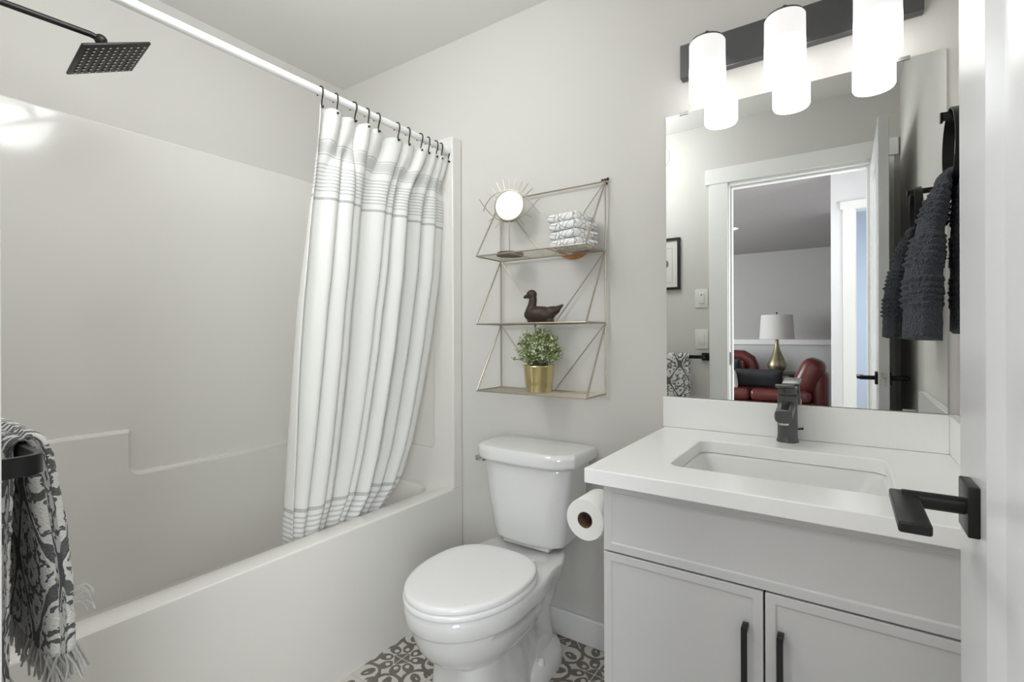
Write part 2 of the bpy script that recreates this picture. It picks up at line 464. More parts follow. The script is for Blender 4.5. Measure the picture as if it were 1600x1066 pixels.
# sloped sticking round the recessed panel, both faces
for sx, x0, x1 in ((-1, DX, DX + .009), (1, DX + DT, DX + DT - .009)):
    y0, y1, z0, z1, d = DY0 + ST, DY1 - ST, .22, 1.90, .024
    o = [(x0, y0, z0), (x0, y1, z0), (x0, y1, z1), (x0, y0, z1)]
    i = [(x1, y0 + d, z0 + d), (x1, y1 - d, z0 + d), (x1, y1 - d, z1 - d), (x1, y0 + d, z1 - d)]
    vo = [b.verts.new(p) for p in o]; vi = [b.verts.new(p) for p in i]
    for k in range(4): b.faces.new((vo[k], vo[(k + 1) % 4], vi[(k + 1) % 4], vi[k]))
door = struct('door_1', b, 'door_white', bevel=.0015, bseg=1, label='white panel door standing open beside the vanity')
HY, HZ = DY1 - .083, .955
def door_handle(sx, face):
    b = BM(); box(b, (min(face, face + sx * .010), HY - .026, HZ - .0265), (max(face, face + sx * .010), HY + .0255, HZ + .0265), .0015)
    rose = obj('handle_rose', b, 'black', door)
    b = BM(); tube(b, [(face + sx * .010, HY - .001, HZ), (face + sx * .062, HY - .001, HZ)], .0092, 16)
    obj('handle_neck', b, 'black', door)
    b = BM(); xa, xb = face + sx * .047, face + sx * .073
    box(b, (min(xa, xb), HY - .112, HZ - .0055), (max(xa, xb), HY + .013, HZ + .0055), .0025, 3)
    obj('lever', b, 'black', door)
door_handle(-1, DX); door_handle(1, DX + DT)
b = BM(); box(b, (DX + .006, DY1, HZ - .028), (DX + DT - .006, DY1 + .0015, HZ + .028)); lp = obj('latch_plate', b, 'nickel', door)
b = BM(); box(b, (DX + .012, DY1 + .0015, HZ - .008), (DX + DT - .012, DY1 + .010, HZ + .008), .003); obj('latch_bolt', b, 'nickel', lp)

# ------------------------------------------------------------------ bathtub and surround
TX = -1.385; RZ = .487; EF = 1.605; NF = .150
tub = thing('bathtub', 'glossy off white alcove bathtub with moulded shower surround', 'bathtub', (-1.78, .88, 0))
b = BM()
def tub_ring(x0, y0, x1, y1, r, z): return [Vector((u, v, z)) for u, v in rrect(x0, y0, x1, y1, r, 8)]
WI = -2.160
rings = [tub_ring(XL + .002, YF + .002, TX, YB - .002, .004, 0.0),
         tub_ring(XL + .002, YF + .002, TX, YB - .002, .004, RZ - .012),
         tub_ring(XL + .002, YF + .002, TX - .0012, YB - .002, .004, RZ - .005),
         tub_ring(XL + .003, YF + .003, TX - .0045, YB - .003, .006, RZ - .0013),
         tub_ring(XL + .004, YF + .004, TX - .010, YB - .004, .008, RZ),
         tub_ring(WI - .004, NF + .045, TX - .074, EF - .030, .09, RZ),
         tub_ring(WI, NF + .048, TX - .078, EF - .033, .09, RZ - .002),
         tub_ring(WI, NF + .052, TX - .082, EF - .037, .09, RZ - .010),
         tub_ring(WI + .001, NF + .065, TX - .089, EF - .045, .10, RZ - .06),
         tub_ring(WI + .004, NF + .12, TX - .120, EF - .10, .12, .20),
         tub_ring(WI + .05, NF + .17, TX - .155, EF - .15, .12, .125),
         tub_ring(WI + .14, NF + .24, TX - .21, EF - .22, .10, .11)]
loft(b, rings)
obj('tub_basin', b, 'acrylic', tub, ang=32)
# surround: lower field with the stepped ledge, upper panel, end panels with a raised border
def ledge_poly(y0, y1):
    def arc(cx, cy, r, a0, a1, k=6): return [(cx + r * math.cos(R(a0 + (a1 - a0) * i / k)), cy + r * math.sin(R(a0 + (a1 - a0) * i / k))) for i in range(k + 1)]
    p = [(y0, .17), (y1, .17), (y1, .645)]
    p += arc(.715 + .03, .645 + .03, .03, 270, 180)
    p += arc(.715 - .012, .805 - .012, .012, 0, 90)
    p += [(y0, .805)]
    return p
b = BM(); prism(b, ledge_poly(YF + .06, EF - .0), 'x', XL + .002, -2.1495)
obj('surround_ledge', b, 'acrylic', tub, bevel=.018, bseg=1, ang=20)
b = BM(); box(b, (XL + .002, YF + .004, RZ - .01), (-2.176, YB - .004, 1.900))
obj('surround_back_panel', b, 'acrylic', tub, bevel=.012, bseg=4)
def end_panel(y_face, y_wall, sgn):
    b = BM()
    lo, hi = sorted((y_face, y_wall))
    # raised border: column on the room side, lower field, top rail
    poly = [(TX, RZ - .004), (TX, 1.995), (-2.172, 1.995), (-2.172, 1.93), (-1.500, 1.93)]
    k = 6
    poly += [(-1.500 + .0 - .02 * math.sin(PI / 2 * i / k) * 0, 1.9 - 0 * i) for i in (0,)]
    for i in range(k + 1):
        a = R(0 - 90 * i / k); poly.append((-1.500 - .03 + .03 * math.cos(a), .675 + .03 * math.sin(a)))
    poly += [(-2.172, .645), (-2.172, RZ - .004)]
    prism(b, poly, 'y', lo, hi)
    o = obj('surround_end_panel', b, 'acrylic', tub, bevel=.006, bseg=4)
    b = BM(); c = y_face + sgn * .020; l2, h2 = sorted((c, y_wall))
    box(b, (-2.172, l2, .60), (-1.49, h2, 1.96)); obj('surround_end_recess', b, 'acrylic', tub)
end_panel(EF, YB - .002, 1)
end_panel(NF, YF + .002, -1)
# rounded inside corner between back panel and end panel
for (yc, s) in ((EF + .02, -1), (NF - .02, 1)):
    n = 8; rr = .06
    pr = [( -2.172, yc)] + [(-2.172 + rr - rr * math.cos(R(90 * i / n)), yc + s * (rr - rr * math.sin(R(90 * i / n)))) for i in range(n + 1)]
    b = BM(); prism(b, pr, 'z', .62, 1.900); obj('surround_corner', b, 'acrylic', tub, ang=30)
b = BM(); lathe(b, [(.0, 0), (.028, 0), (.030, .004), (.028, .006), (.012, .003), (0, .003)], (-1.80, NF + .40, .1102), n=24); obj('tub_drain', b, 'blackhw', tub)

# shower rod
RX, RZ2 = -1.412, 1.936
rod = thing('shower_rod', 'straight white shower curtain rod above the tub', 'curtain rod', (RX, YF, RZ2))
b = BM(); tube(b, [(RX, NF + .004, RZ2), (RX, EF - .004, RZ2)], .0125, 24); obj('pole', b, 'white_rod', rod)
for y0, y1 in ((EF - .0005, EF - .030), (NF + .0005, NF + .030)):
    b = BM(); d = y1 - y0
    lathe(b, [(.0, 0), (.021, 0), (.021, d * .35), (.0175, d * .8), (.0155, d), (0, d)], (RX, y0, RZ2), 'y', 24); obj('end_cap', b, 'white_rod', rod)

# ------------------------------------------------------------------ shower curtain
def px_at(xp, X):       # y on plane x = X seen at photo column xp
    a = math.atan((xp - 800) / 771.0) - R(34.0)
    return X / math.tan(a)
hook_px = [500, 524, 552, 573, 589, 620, 637, 656, 668, 680, 688, 699]
hook_y = [px_at(p, RX) for p in hook_px]
ZT, ZH = 1.898, .285
NU, NV = 240, 110
b = BM(); uvl = b.loops.layers.uv.new('uv')
nh = len(hook_y)
def top_y(s):
    k = s * (nh - 1); i = min(int(k), nh - 2); f = k - i
    return hook_y[i] + (hook_y[i + 1] - hook_y[i]) * f
grid = []
def cx_of(v): return RX - .016 - .108 * min(1, v / .86)
def edge_tab(pts):      # (photo column, photo row) of an edge -> y as a function of the drop
    tab = []
    for px_, py_ in pts:
        v = .5
        for _ in range(30):
            x = cx_of(max(0, v)); y = px_at(px_, x)
            dep = -x * math.sin(R(34)) + y * math.cos(R(34)); z = 1.14 - (py_ - 524.5) / 771.0 * dep
            v = (ZT - z) / (ZT - ZH)
        tab.append((max(v, 0), y))
    return tab
LEFT = edge_tab(((493, 178), (488, 240), (478, 330), (464, 480), (454, 640), (444, 838)))
LEFT.append((1.0, LEFT[-1][1]))
RIGHT = edge_tab(((705, 238), (699, 300), (688, 430), (672, 540), (657, 620), (642, 690), (624, 748), (600, 783)))
RIGHT.append((1.0, RIGHT[-1][1] - .02))
rnd = random.Random(21)
FA = [rnd.uniform(.55, 1.35) for _ in range(40)]; FP = [rnd.uniform(-.35, .35) for _ in range(40)]
ty0, ty1 = hook_y[0], hook_y[-1]
def per(tab, k):
    i = int(math.floor(k)); f = k - i; f = f * f * (3 - 2 * f)
    return tab[i % 40] * (1 - f) + tab[(i + 1) % 40] * f
NF_ = 9.5        # folds across the lower cloth
for j in range(NV + 1):
    v = j / NV
    row = []
    l_, r_ = lin(LEFT, v), lin(RIGHT, v)
    hd = max(0, 1 - v / .16); hd = hd * hd * (3 - 2 * hd)       # how much the pinched header rules
    lo = min(1, v / .5)
    for i in range(NU + 1):
        s = i / NU
        k = s * (nh - 1); kf = k - int(min(k, nh - 2))
        q = (top_y(s) - ty0) / (ty1 - ty0)
        w_ = q * hd + (s ** (1 + .12 * v)) * (1 - hd)
        y = l_ + (r_ - l_) * w_
        z = ZT - .012 * math.sin(PI * kf) ** 2 * hd - (ZT - ZH) * v + .008 * math.sin(s * 29) * v * v
        # folds: header pleats at each hook, broader irregular folds below
        ph1 = 2 * PI * (k + per(FP, k) * .5)
        kk = s * NF_ + .30 * noise.noise(Vector((s * 5, v * .9, 4.0)))
        ph2 = 2 * PI * (kk + per(FP, kk + 7))
        d1 = .022 * per(FA, k + 11) * math.cos(ph1)
        c2 = math.cos(ph2); c2 = math.copysign(abs(c2) ** .8, c2)
        d2 = (.030 + .014 * lo) * per(FA, kk) * c2 + .010 * math.sin(ph2 * .5 + 1)
        d = d1 * hd + d2 * (1 - hd) * min(1, .45 + v * 1.6)
        y += (.013 * math.sin(ph1) * hd + .016 * math.sin(ph2 + .6) * (1 - hd) * per(FA, kk + 3))
        d += .004 * noise.noise(Vector((s * 24, v * 4, 0))) + .010 * math.exp(-((v - .10) / .05) ** 2) * noise.noise(Vector((s * 18, 1, 7)))
        x = cx_of(v) + d * (1 - .35 * max(0, v - .7) / .3)
        if z < RZ + .06: x = min(x, TX - .092 - .002)
        row.append(b.verts.new((x, y, z)))
    grid.append(row)
for j in range(NV):
    for i in range(NU):
        fc = b.faces.new((grid[j][i], grid[j][i + 1], grid[j + 1][i + 1], grid[j + 1][i]))
        for lp_, (uu, vv) in zip(fc.loops, ((i, j), (i + 1, j), (i + 1, j + 1), (i, j + 1))):
            lp_[uvl].uv = (uu / NU * 1.8, vv / NV * (ZT - ZH))
cur = obj('shower_curtain', b, 'curtain', ang=180)
md = cur.modifiers.new('thick', 'SOLIDIFY'); md.thickness = .0012
tag(cur, 'white cotton shower curtain with grey woven stripes, pulled to the far end of the tub', 'shower curtain')
# hooks
def hook_mesh():
    b = BM(); r = .0024
    # front wire: over the rod, S-bend down to the curtain
    p = []
    for i in range(13):
        a = R(200 - 205 * i / 12)
        p.append((.0165 * math.cos(a), 0, .0165 * math.sin(a)))
    p += [(.0150, .001, -.010), (.006, .003, -.026), (.001, .004, -.040), (.004, .004, -.052), (.009, .003, -.050)]
    tube(b, p, r, 8)
    for k, (xx, zz, yy) in enumerate(((.010, -.050, .003), (-.0165, -.006, 0))):
        bmesh.ops.create_uvsphere(b, u_segments=10, v_segments=8, radius=.0042 if k == 0 else .003, matrix=Matrix.Translation((xx, yy, zz)))
    return b
b = hook_mesh(); hk = None
ordn = ['first from the camera end', 'second from the camera end', 'third from the camera end', 'fourth from the camera end', 'fifth from the camera end', 'sixth from the camera end',
        'sixth from the far end', 'fifth from the far end', 'fourth from the far end', 'third from the far end', 'second from the far end', 'last, nearest the back wall']
for i, y in enumerate(hook_y):
    if hk is None:
        o = obj('curtain_hook', b, 'blackhw'); hk = o
    else:
        o = hk.copy(); C.objects.link(o)
    o.location = (RX, y + .004, RZ2)
    o.rotation_euler = (0, 0, R(random.uniform(-14, 14)))
    tag(o, 'black wire curtain hook on the white rod, ' + ordn[i], 'curtain hook', 'black curtain hooks on the shower rod')

# ------------------------------------------------------------------ shower head
sh = thing('rain_shower', 'black square rain shower head on a long arm over the tub', 'shower head', (-1.80, NF, 2.02))
cpts = [(-1.80, NF - .02 + .002, 2.000), (-1.80, NF + .03, 2.000), (-1.80, .34, 2.005), (-1.80, .500, 2.013)]
b = BM(); tube(b, [cpts[0], cpts[1], (-1.80, .30, 2.004), cpts[3], (-1.80, .520, 2.010)], .0085, 16); obj('arm', b, 'blackhw', sh)
b = BM(); lathe(b, [(0, 0), (.028, 0), (.028, .004), (.014, .010), (.010, .014), (0, .014)], (-1.80, NF - .0195, 2.0), 'y', 24); obj('wall_flange', b, 'blackhw', sh)
b = BM(); bmesh.ops.create_uvsphere(b, u_segments=16, v_segments=12, radius=.016, matrix=Matrix.Translation((-1.80, .525, 2.008)))
tube(b, [(-1.80, .525, 2.008), (-1.80, .535, 1.985), (-1.80, .541, 1.972)], .011, 16)
lathe(b, [(0, 0), (.014, 0), (.016, .004), (.014, .012), (0, .012)], (-1.80, .52, 2.004), 'y', 16)
obj('ball_joint', b, 'blackhw', sh)
# plate: tilted square given by its own frame
pc = Vector((-1.800, .544, 1.964)); tilt = Matrix.Rotation(R(27), 3, 'X') @ Matrix.Rotation(R(-8), 3, 'Y')
hs = .090
b = BM(); vs = box(b, (pc.x - hs, pc.y - hs, pc.z - .004), (pc.x + hs, pc.y + hs, pc.z + .004), .003, 2, tilt, pc)
hp = obj('head_plate', b, 'blackhw', sh)
b = BM()
for i in range(9):
    for j in range(9):
        p = pc + tilt @ Vector(((i - 4) * .0185, (j - 4) * .0185, -.0048))
        nrm = tilt @ Vector((0, 0, -1))
        lathe_m = Matrix.Translation(p)
        bmesh.ops.create_cone(b, cap_ends=True, segments=8, radius1=.0034, radius2=.0022, depth=.003, matrix=lathe_m @ tilt.to_4x4())
noz = obj('nozzle', b, 'nickel', hp); noz['kind'] = 'stuff'

# ------------------------------------------------------------------ toilet
TCX = -.940
toilet = thing('toilet', 'white two piece toilet standing between the tub and the vanity', 'toilet', (TCX, 1.25, 0))
def egg(cx, cy, wd, lf, lb, z, n=56, ex=2.0, exb=2.0):
    out = []
    for i in range(n):
        a = 2 * PI * i / n; c, s = math.cos(a), math.sin(a)
        e = exb if s > 0 else ex
        x = wd * math.copysign(abs(c) ** (2 / e), c)
        y = (lb if s > 0 else lf) * math.copysign(abs(s) ** (2 / e), s)
        out.append(Vector((cx + x, cy + y, z)))
    return out
b = BM()
sec = [  # z, half width, front y, back y, centre y, exponent front, exponent back
    (.000, .116, 1.055, 1.575, 1.28, 5.0, 4.0),
    (.020, .115, 1.057, 1.573, 1.28, 5.0, 4.0),
    (.060, .109, 1.062, 1.565, 1.28, 5.0, 3.5),
    (.120, .104, 1.066, 1.560, 1.28, 4.4, 3.2),
    (.196, .103, 1.066, 1.560, 1.27, 3.8, 3.0),
    (.203, .106, 1.060, 1.560, 1.27, 3.2, 3.0),
    (.214, .120, 1.036, 1.560, 1.24, 2.4, 3.0),
    (.233, .137, 1.008, 1.560, 1.21, 2.15, 3.0),
    (.264, .152, .984, 1.565, 1.19, 2.0, 3.0),
    (.302, .162, .970, 1.570, 1.18, 2.0, 3.0),
    (.325, .165, .966, 1.570, 1.18, 2.0, 3.0),
    (.331, .1735, .955, 1.572, 1.18, 2.0, 3.0),
    (.338, .1765, .951, 1.573, 1.18, 2.0, 3.0),
    (.356, .178, .949, 1.575, 1.18, 2.0, 3.0),
    (.372, .179, .948, 1.578, 1.18, 2.0, 3.2),
    (.384, .176, .952, 1.578, 1.18, 2.0, 3.2),
    (.388, .169, .959, 1.575, 1.18, 2.0, 3.2)]
def pinch(ring, z):      # waist behind the bowl so the deck is narrower than the rim
    for p in ring:
        if p.y > 1.30:
            k = min(1, (p.y - 1.30) / .14); k = k * k * (3 - 2 * k)
            lim = lin(((0, .085), (.06, .080), (.17, .078), (.28, .105), (.345, .155), (.39, .162)), z)
            hw = abs(p.x - TCX)
            if hw > lim: p.x = TCX + math.copysign(hw + (lim - hw) * k, p.x - TCX)
    return ring
loft(b, [pinch(egg(TCX, s[4], s[1], s[4] - s[2], s[3] - s[4], s[0], 72, s[5], s[6]), s[0]) for s in sec])
obj('bowl', b, 'porcelain', toilet, ang=48)
b = BM()        # foot flange with the bolt lands
loft(b, [egg(TCX, 1.43, .128, .13, .155, 0, 40, 2.6, 3), egg(TCX, 1.43, .128, .13, .155, .035, 40, 2.6, 3), egg(TCX, 1.43, .118, .12, .15, .056, 40, 2.6, 3), egg(TCX, 1.43, .088, .10, .14, .068, 40, 2.6, 3), egg(TCX, 1.45, .072, .10, .115, .15, 40, 2.6, 3)])
obj('foot', b, 'porcelain', toilet, ang=50)
for s in (-1, 1):
    b = BM(); lathe(b, [(.0135, 0), (.0135, .010), (.011, .018), (.005, .022), (0, .0225)], (TCX + s * .106, 1.40, .054), n=20); obj('bolt_cap', b, 'seat', toilet)
# seat ring and lid
def seat_ring(z, d): return egg(TCX, 1.185, .179 - d, .240 - d, .185 - d, z, 64, 2.05, 2.6)
b = BM(); loft(b, [seat_ring(.3895, .008), seat_ring(.392, .001), seat_ring(.402, 0), seat_ring(.406, .005)]); obj('seat', b, 'seat', toilet, ang=60)
b = BM(); loft(b, [seat_ring(.4075, .010), seat_ring(.409, .004), seat_ring(.418, .003), seat_ring(.4235, .007), seat_ring(.4255, .016), seat_ring(.4262, .05)])
obj('lid', b, 'seat', toilet, ang=60)
for s in (-1, 1):
    b = BM(); box(b, (TCX + s * .075 - .022, 1.360, .3885), (TCX + s * .075 + .022, 1.385, .404), .006, 3); obj('seat_hinge', b, 'seat', toilet)
# tank
def tank_poly(hw, yf, yb, ch, z, bow=.012):
    pts = [(-hw, yb), (-hw, yf + ch)]
    for i in range(9):
        t = -1 + 2 * i / 8
        pts.append((t * (hw - ch * 1.1), yf - bow * (1 - t * t)))
    pts += [(hw, yf + ch), (hw, yb)]
    return [Vector((TCX - .005 + x, y, z)) for x, y in pts]
b = BM()
loft(b, [tank_poly(.140, 1.470, 1.628, .030, .404), tank_poly(.148, 1.460, 1.633, .034, .44), tank_poly(.165, 1.448, 1.638, .036, .56), tank_poly(.182, 1.444, 1.640, .036, .69)])
obj('tank', b, 'porcelain', toilet, bevel=.012, bseg=4, ang=40)
b = BM()        # gasket block between tank and deck
box(b, (TCX - .10, 1.48, .388), (TCX + .09, 1.57, .4035), .003); obj('tank_gasket', b, 'porcelain', toilet)
b = BM()
loft(b, [tank_poly(.196, 1.430, 1.645, .042, .691), tank_poly(.203, 1.424, 1.648, .044, .698), tank_poly(.203, 1.424, 1.648, .044, .728), tank_poly(.196, 1.432, 1.642, .044, .740), tank_poly(.180, 1.450, 1.630, .044, .743)])
obj('tank_lid', b, 'porcelain', toilet, bevel=.005, bseg=3, ang=40)
b = BM(); box(b, (TCX - .222, 1.470, .668), (TCX - .185, 1.490, .688), .003); obj('flush_lever', b, 'chrome', toilet)

# ------------------------------------------------------------------ vanity
CX0, CX1, CY0 = -.463, XR - .004, 1.062
van = thing('vanity_cabinet', 'white two door vanity cabinet under the quartz top', 'cabinet', (-.13, 1.36, 0))
b = BM()
TK = .020
for lo, hi in (((CX0, CY0 + TK, .10), (CX0 + .018, YB - .003, .800)), ((CX1 - .018, CY0 + TK, .10), (CX1, YB - .003, .800)), ((CX0 + .018, CY0 + TK, .10), (CX1 - .018, YB - .003, .118)), ((CX0 + .018, YB - .015, .118), (CX1 - .018, YB - .003, .800)), ((CX0 + .018, CY0 + TK, .118), (CX1 - .018, CY0 + TK + .02, .800)), ((CX0 + .01, CY0 + .08, .0), (CX1, YB - .003, .10))):
    box(b, lo, hi)
obj('body', b, 'cab', van, smooth=False)
b = BM(); box(b, (CX0 + .002, CY0 + TK - .0015, .105), (.200, CY0 + TK + .001, .798)); obj('gap_shade_sheet', b, 'gap', van, smooth=False)  # dark sheet behind the fronts, shade of the gaps put into its colour
def shaker(name, x0, x1, z0, z1, fr=.018, dep=.0032):
    b = BM(); y0 = CY0; y1 = CY0 + TK - .0015
    o = [(x0, z0), (x1, z0), (x1, z1), (x0, z1)]
    f1 = [(x0 + fr, z0 + fr), (x1 - fr, z0 + fr), (x1 - fr, z1 - fr), (x0 + fr, z1 - fr)]
    d = .0025
    f2 = [(x0 + fr + d, z0 + fr + d), (x1 - fr - d, z0 + fr + d), (x1 - fr - d, z1 - fr - d), (x0 + fr + d, z1 - fr - d)]
    V = lambda pts, y: [b.verts.new((u, y, w_)) for u, w_ in pts]
    back, front, a1, a2 = V(o, y1), V(o, y0), V(f1, y0), V(f2, y0 + dep)
    for p, q in ((back, front), (front, a1), (a1, a2)):
        for k in range(4): b.faces.new((p[k], p[(k + 1) % 4], q[(k + 1) % 4], q[k]))
    b.faces.new(a2); b.faces.new(back)
    return obj(name, b, 'cab', van, bevel=.0012, bseg=2, ang=20)
CXR = .200; CMX = -.131
shaker('drawer_front', CX0, CXR, .646, .800)
dl = shaker('cabinet_door', CX0, CMX - .0018, .105, .642)
dr = shaker('cabinet_door', CMX + .0018, CXR, .105, .642)
def pull(parent, x):
    b = BM(); z1, z0 = .576, .376; y = CY0
    p = [(x, y + .0005, z1 - .006), (x, y - .022, z1 - .006), (x, y - .026, z1 - .012), (x, y - .026, z0 + .012), (x, y - .022, z0 + .006), (x, y + .0005, z0 + .006)]
    # flat bar pull: two posts and a grip
    box(b, (x - .0055, y - .028, z0), (x + .0055, y - .020, z1), .002)
    box(b, (x - .0055, y - .021, z1 - .012), (x + .0055, y + .0002, z1 - .001), .001)
    box(b, (x - .0055, y - .021, z0 + .001), (x + .0055, y + .0002, z0 + .012), .001)
    obj('pull_handle', b, 'blackhw', parent)
pull(dl, CMX - .032); pull(dr, CMX + .029)
b = BM(); box(b, (CXR + .001, CY0 + .002, .10), (CX1, CY0 + .020, .800)); obj('filler_strip', b, 'cab', van, smooth=False)
# countertop with a cut-out
top = thing('vanity_countertop', 'white quartz vanity top with back and side splash', 'countertop', (-.13, 1.35, .802))
KX0, KX1, KY0 = -.497, XR - .001, 1.030; KZ0, KZ1 = .802, .836
HX0, HX1, HY0, HY1 = -.345, .082, 1.160, 1.492
b = BM()
outer = [b.verts.new((x, y, KZ1)) for x, y in ((KX0, KY0), (KX1, KY0), (KX1, YB - .001), (KX0, YB - .001))]
hole = [b.verts.new((x, y, KZ1)) for x, y in rrect(HX0, HY0, HX1, HY1, .035, 8)]
es = [b.edges.new((outer[i], outer[(i + 1) % 4])) for i in range(4)] + [b.edges.new((hole[i], hole[(i + 1) % len(hole)])) for i in range(len(hole))]
r = bmesh.ops.triangle_fill(b, edges=es, use_beauty=True)
fs = [f for f in r['geom'] if isinstance(f, bmesh.types.BMFace)]
ex = bmesh.ops.extrude_face_region(b, geom=fs)
for v in ex['geom']:
    if isinstance(v, bmesh.types.BMVert): v.co.z = KZ0
obj('slab', b, 'quartz', top, bevel=.0022, bseg=2, ang=30)
b = BM(); box(b, (KX0 - .006, YB - .021, KZ1 + .0005), (XR - .021, YB - .001, .935)); obj('backsplash', b, 'quartz', top, bevel=.0015, bseg=2)
b = BM(); box(b, (XR - .021, KY0 + .004, KZ1 + .0005), (XR - .001, YB - .001, .935)); obj('side_splash', b, 'quartz', top, bevel=.0015, bseg=2)
# undermount sink
sink = thing('sink', 'white rectangular undermount sink set in the vanity top', 'sink', (-.13, 1.325, .69))
b = BM()
def sr(d, z, r): return [Vector((x, y, z)) for x, y in rrect(HX0 + d, HY0 + d, HX1 - d, HY1 - d, r, 8)]
loft(b, [sr(-.018, KZ0 - .001, .04), sr(.002, KZ0 - .001, .036), sr(.008, KZ0 - .008, .036), sr(.03, .75, .04), sr(.052, .715, .045), sr(.085, .702, .05), sr(.12, .698, .03)], cap0=False)
o = obj('basin', b, 'porcelain', sink, ang=60)
b = BM(); lathe(b, [(0, 0), (.021, 0), (.022, .002), (.016, .004), (0, .0045)], (-.132, 1.34, .6982), n=24); obj('drain', b, 'black', sink)
# faucet
FX, FY = -.136, 1.602
fau = thing('faucet', 'dark gunmetal single lever faucet behind the sink', 'faucet', (FX, FY, KZ1))
M['faucet'] = mat('brushed_black_stainless', (104, 104, 102), 0.33, 0.85, var=.06, vscale=40)
b = BM(); lathe(b, [(0, 0), (.0285, 0), (.0285, .004), (.0262, .009), (.0255, .02), (.0250, .125), (.0245, .132), (0, .132)], (FX, FY, KZ1 + .0002), n=36); obj('body', b, 'faucet', fau)
b = BM()
prism(b, rrect(FX - .021, .905 + .0, FX + .021, .942, .014, 6), 'y', FY - .115, FY - .018)
for v in b.verts:      # spout drops slightly to its mouth
    k = (FY - .018 - v.co.y) / .097; v.co.z += .012 * (1 - k) - .002 * k
obj('spout', b, 'faucet', fau, bevel=.003)
b = BM(); lathe(b, [(0, 0), (.012, 0), (.012, .006), (0, .006)], (FX, FY - .10, .8985), n=20); obj('aerator', b, 'chrome', fau)
b = BM(); lathe(b, [(0, 0), (.0235, 0), (.0235, .020), (.022, .022), (0, .022)], (FX, FY, KZ1 + .134), n=36)
box(b, (FX - .0235, FY - .075, KZ1 + .150), (FX + .0235, FY + .022, KZ1 + .159), .002, 2, Matrix.Rotation(R(-7), 3, 'X'), (FX, FY, KZ1 + .152))
obj('lever', b, 'faucet', fau)
b = BM(); tube(b, [(FX + .020, FY + .006, .872), (FX + .036, FY + .010, .874)], .0026, 8)
bmesh.ops.create_uvsphere(b, u_segments=10, v_segments=8, radius=.0035, matrix=Matrix.Translation((FX + .036, FY + .010, .874))); obj('drain_rod', b, 'blackhw', fau)

# toilet roll on the cabinet side
TPX, TPY, TPZ = -.560, 1.165, .672
hol = thing('toilet_paper_holder', 'black toilet paper holder on the side of the vanity cabinet', 'paper holder', (CX0, 1.28, .72))
b = BM()
box(b, (CX0 - .008, 1.275, TPZ - .024), (CX0 - .0003, 1.323, TPZ + .024), .002); box(b, (TPX - .010, 1.289, TPZ - .010), (CX0 - .006, 1.309, TPZ + .010), .002)
obj('post', b, 'blackhw', hol)
b = BM(); tube(b, [(TPX, 1.300, TPZ), (TPX, 1.172, TPZ)], .0085, 16); box(b, (TPX - .009, 1.17, TPZ - .003), (TPX + .009, 1.176, TPZ + .016), .002); obj('bar', b, 'blackhw', hol)
roll = thing('toilet_paper_roll', 'white toilet paper roll hanging at the vanity side', 'toilet paper', (TPX, TPY, TPZ - .01))
b = BM(); zc = TPZ - .0110
lathe(b, [(.021, 0), (.052, 0), (.054, .003), (.054, .101), (.052, .104), (.021, .104), (.021, 0)], (TPX, TPY, zc), 'y', 48, False, False); obj('paper', b, 'paper', roll, ang=40)
b = BM(); lathe(b, [(.0195, -.0005), (.0208, -.0005), (.0208, .1045), (.0195, .1045), (.0195, -.0005)], (TPX, TPY, zc), 'y', 32, False, False); obj('core', b, 'card', roll, ang=40)

# ------------------------------------------------------------------ mirror and vanity light
mir = thing('wall_mirror', 'large frameless mirror above the vanity, showing the doorway', 'mirror', (-.137, YB, .936))
MX0, MX1, MZ0, MZ1 = -.4945, .2165, .9365, 1.868
b = BM(); box(b, (MX0, YB - .006, MZ0), (MX1, YB - .0005, MZ1)); obj('glass', b, 'mirror', mir, smooth=False)
for cx_, cz in ((-.435, MZ1), (.130, MZ1), (-.410, MZ0), (.140, MZ0)):
    b = BM(); s = 1 if cz > 1.2 else -1
    box(b, (cx_ - .014, YB - .0085, cz - (.006 if s > 0 else -.0005)), (cx_ + .014, YB - .006, cz + (.004 if s > 0 else .006))); obj('clip', b, 'nickel', mir)
vl = thing('vanity_light', 'three light vanity bar with grey back plate and lit white glass shades', 'wall light', (-.135, YB, 2.02))
b = BM(); box(b, (-.441, YB - .030, 1.970), (.171, YB - .0005, 2.079), .0015, 1); obj('back_plate', b, 'gunmetal', vl)
for sx in (-.341, -.136, .071):
    b = BM(); y = 1.560
    tube(b, [(sx, YB - .030, 2.047), (sx, y + .02, 2.047), (sx, y + .004, 2.046), (sx, y, 2.040), (sx, y, 2.030)], .007, 12)
    lathe(b, [(0, 0), (.046, 0), (.046, .005), (.012, .009), (.009, .026), (.005, .032), (0, .033)], (sx, y, 2.021), n=24)
    a_ = obj('shade_holder', b, 'gunmetal', vl)
    b = BM(); lathe(b, [(0, 2.020), (.048, 2.020), (.051, 2.016), (.0515, 1.93), (.0515, 1.852), (.048, 1.845), (.040, 1.842), (0, 1.842)], (sx, y, 0), n=40)
    obj('glass_shade', b, 'shade', a_, ang=60)

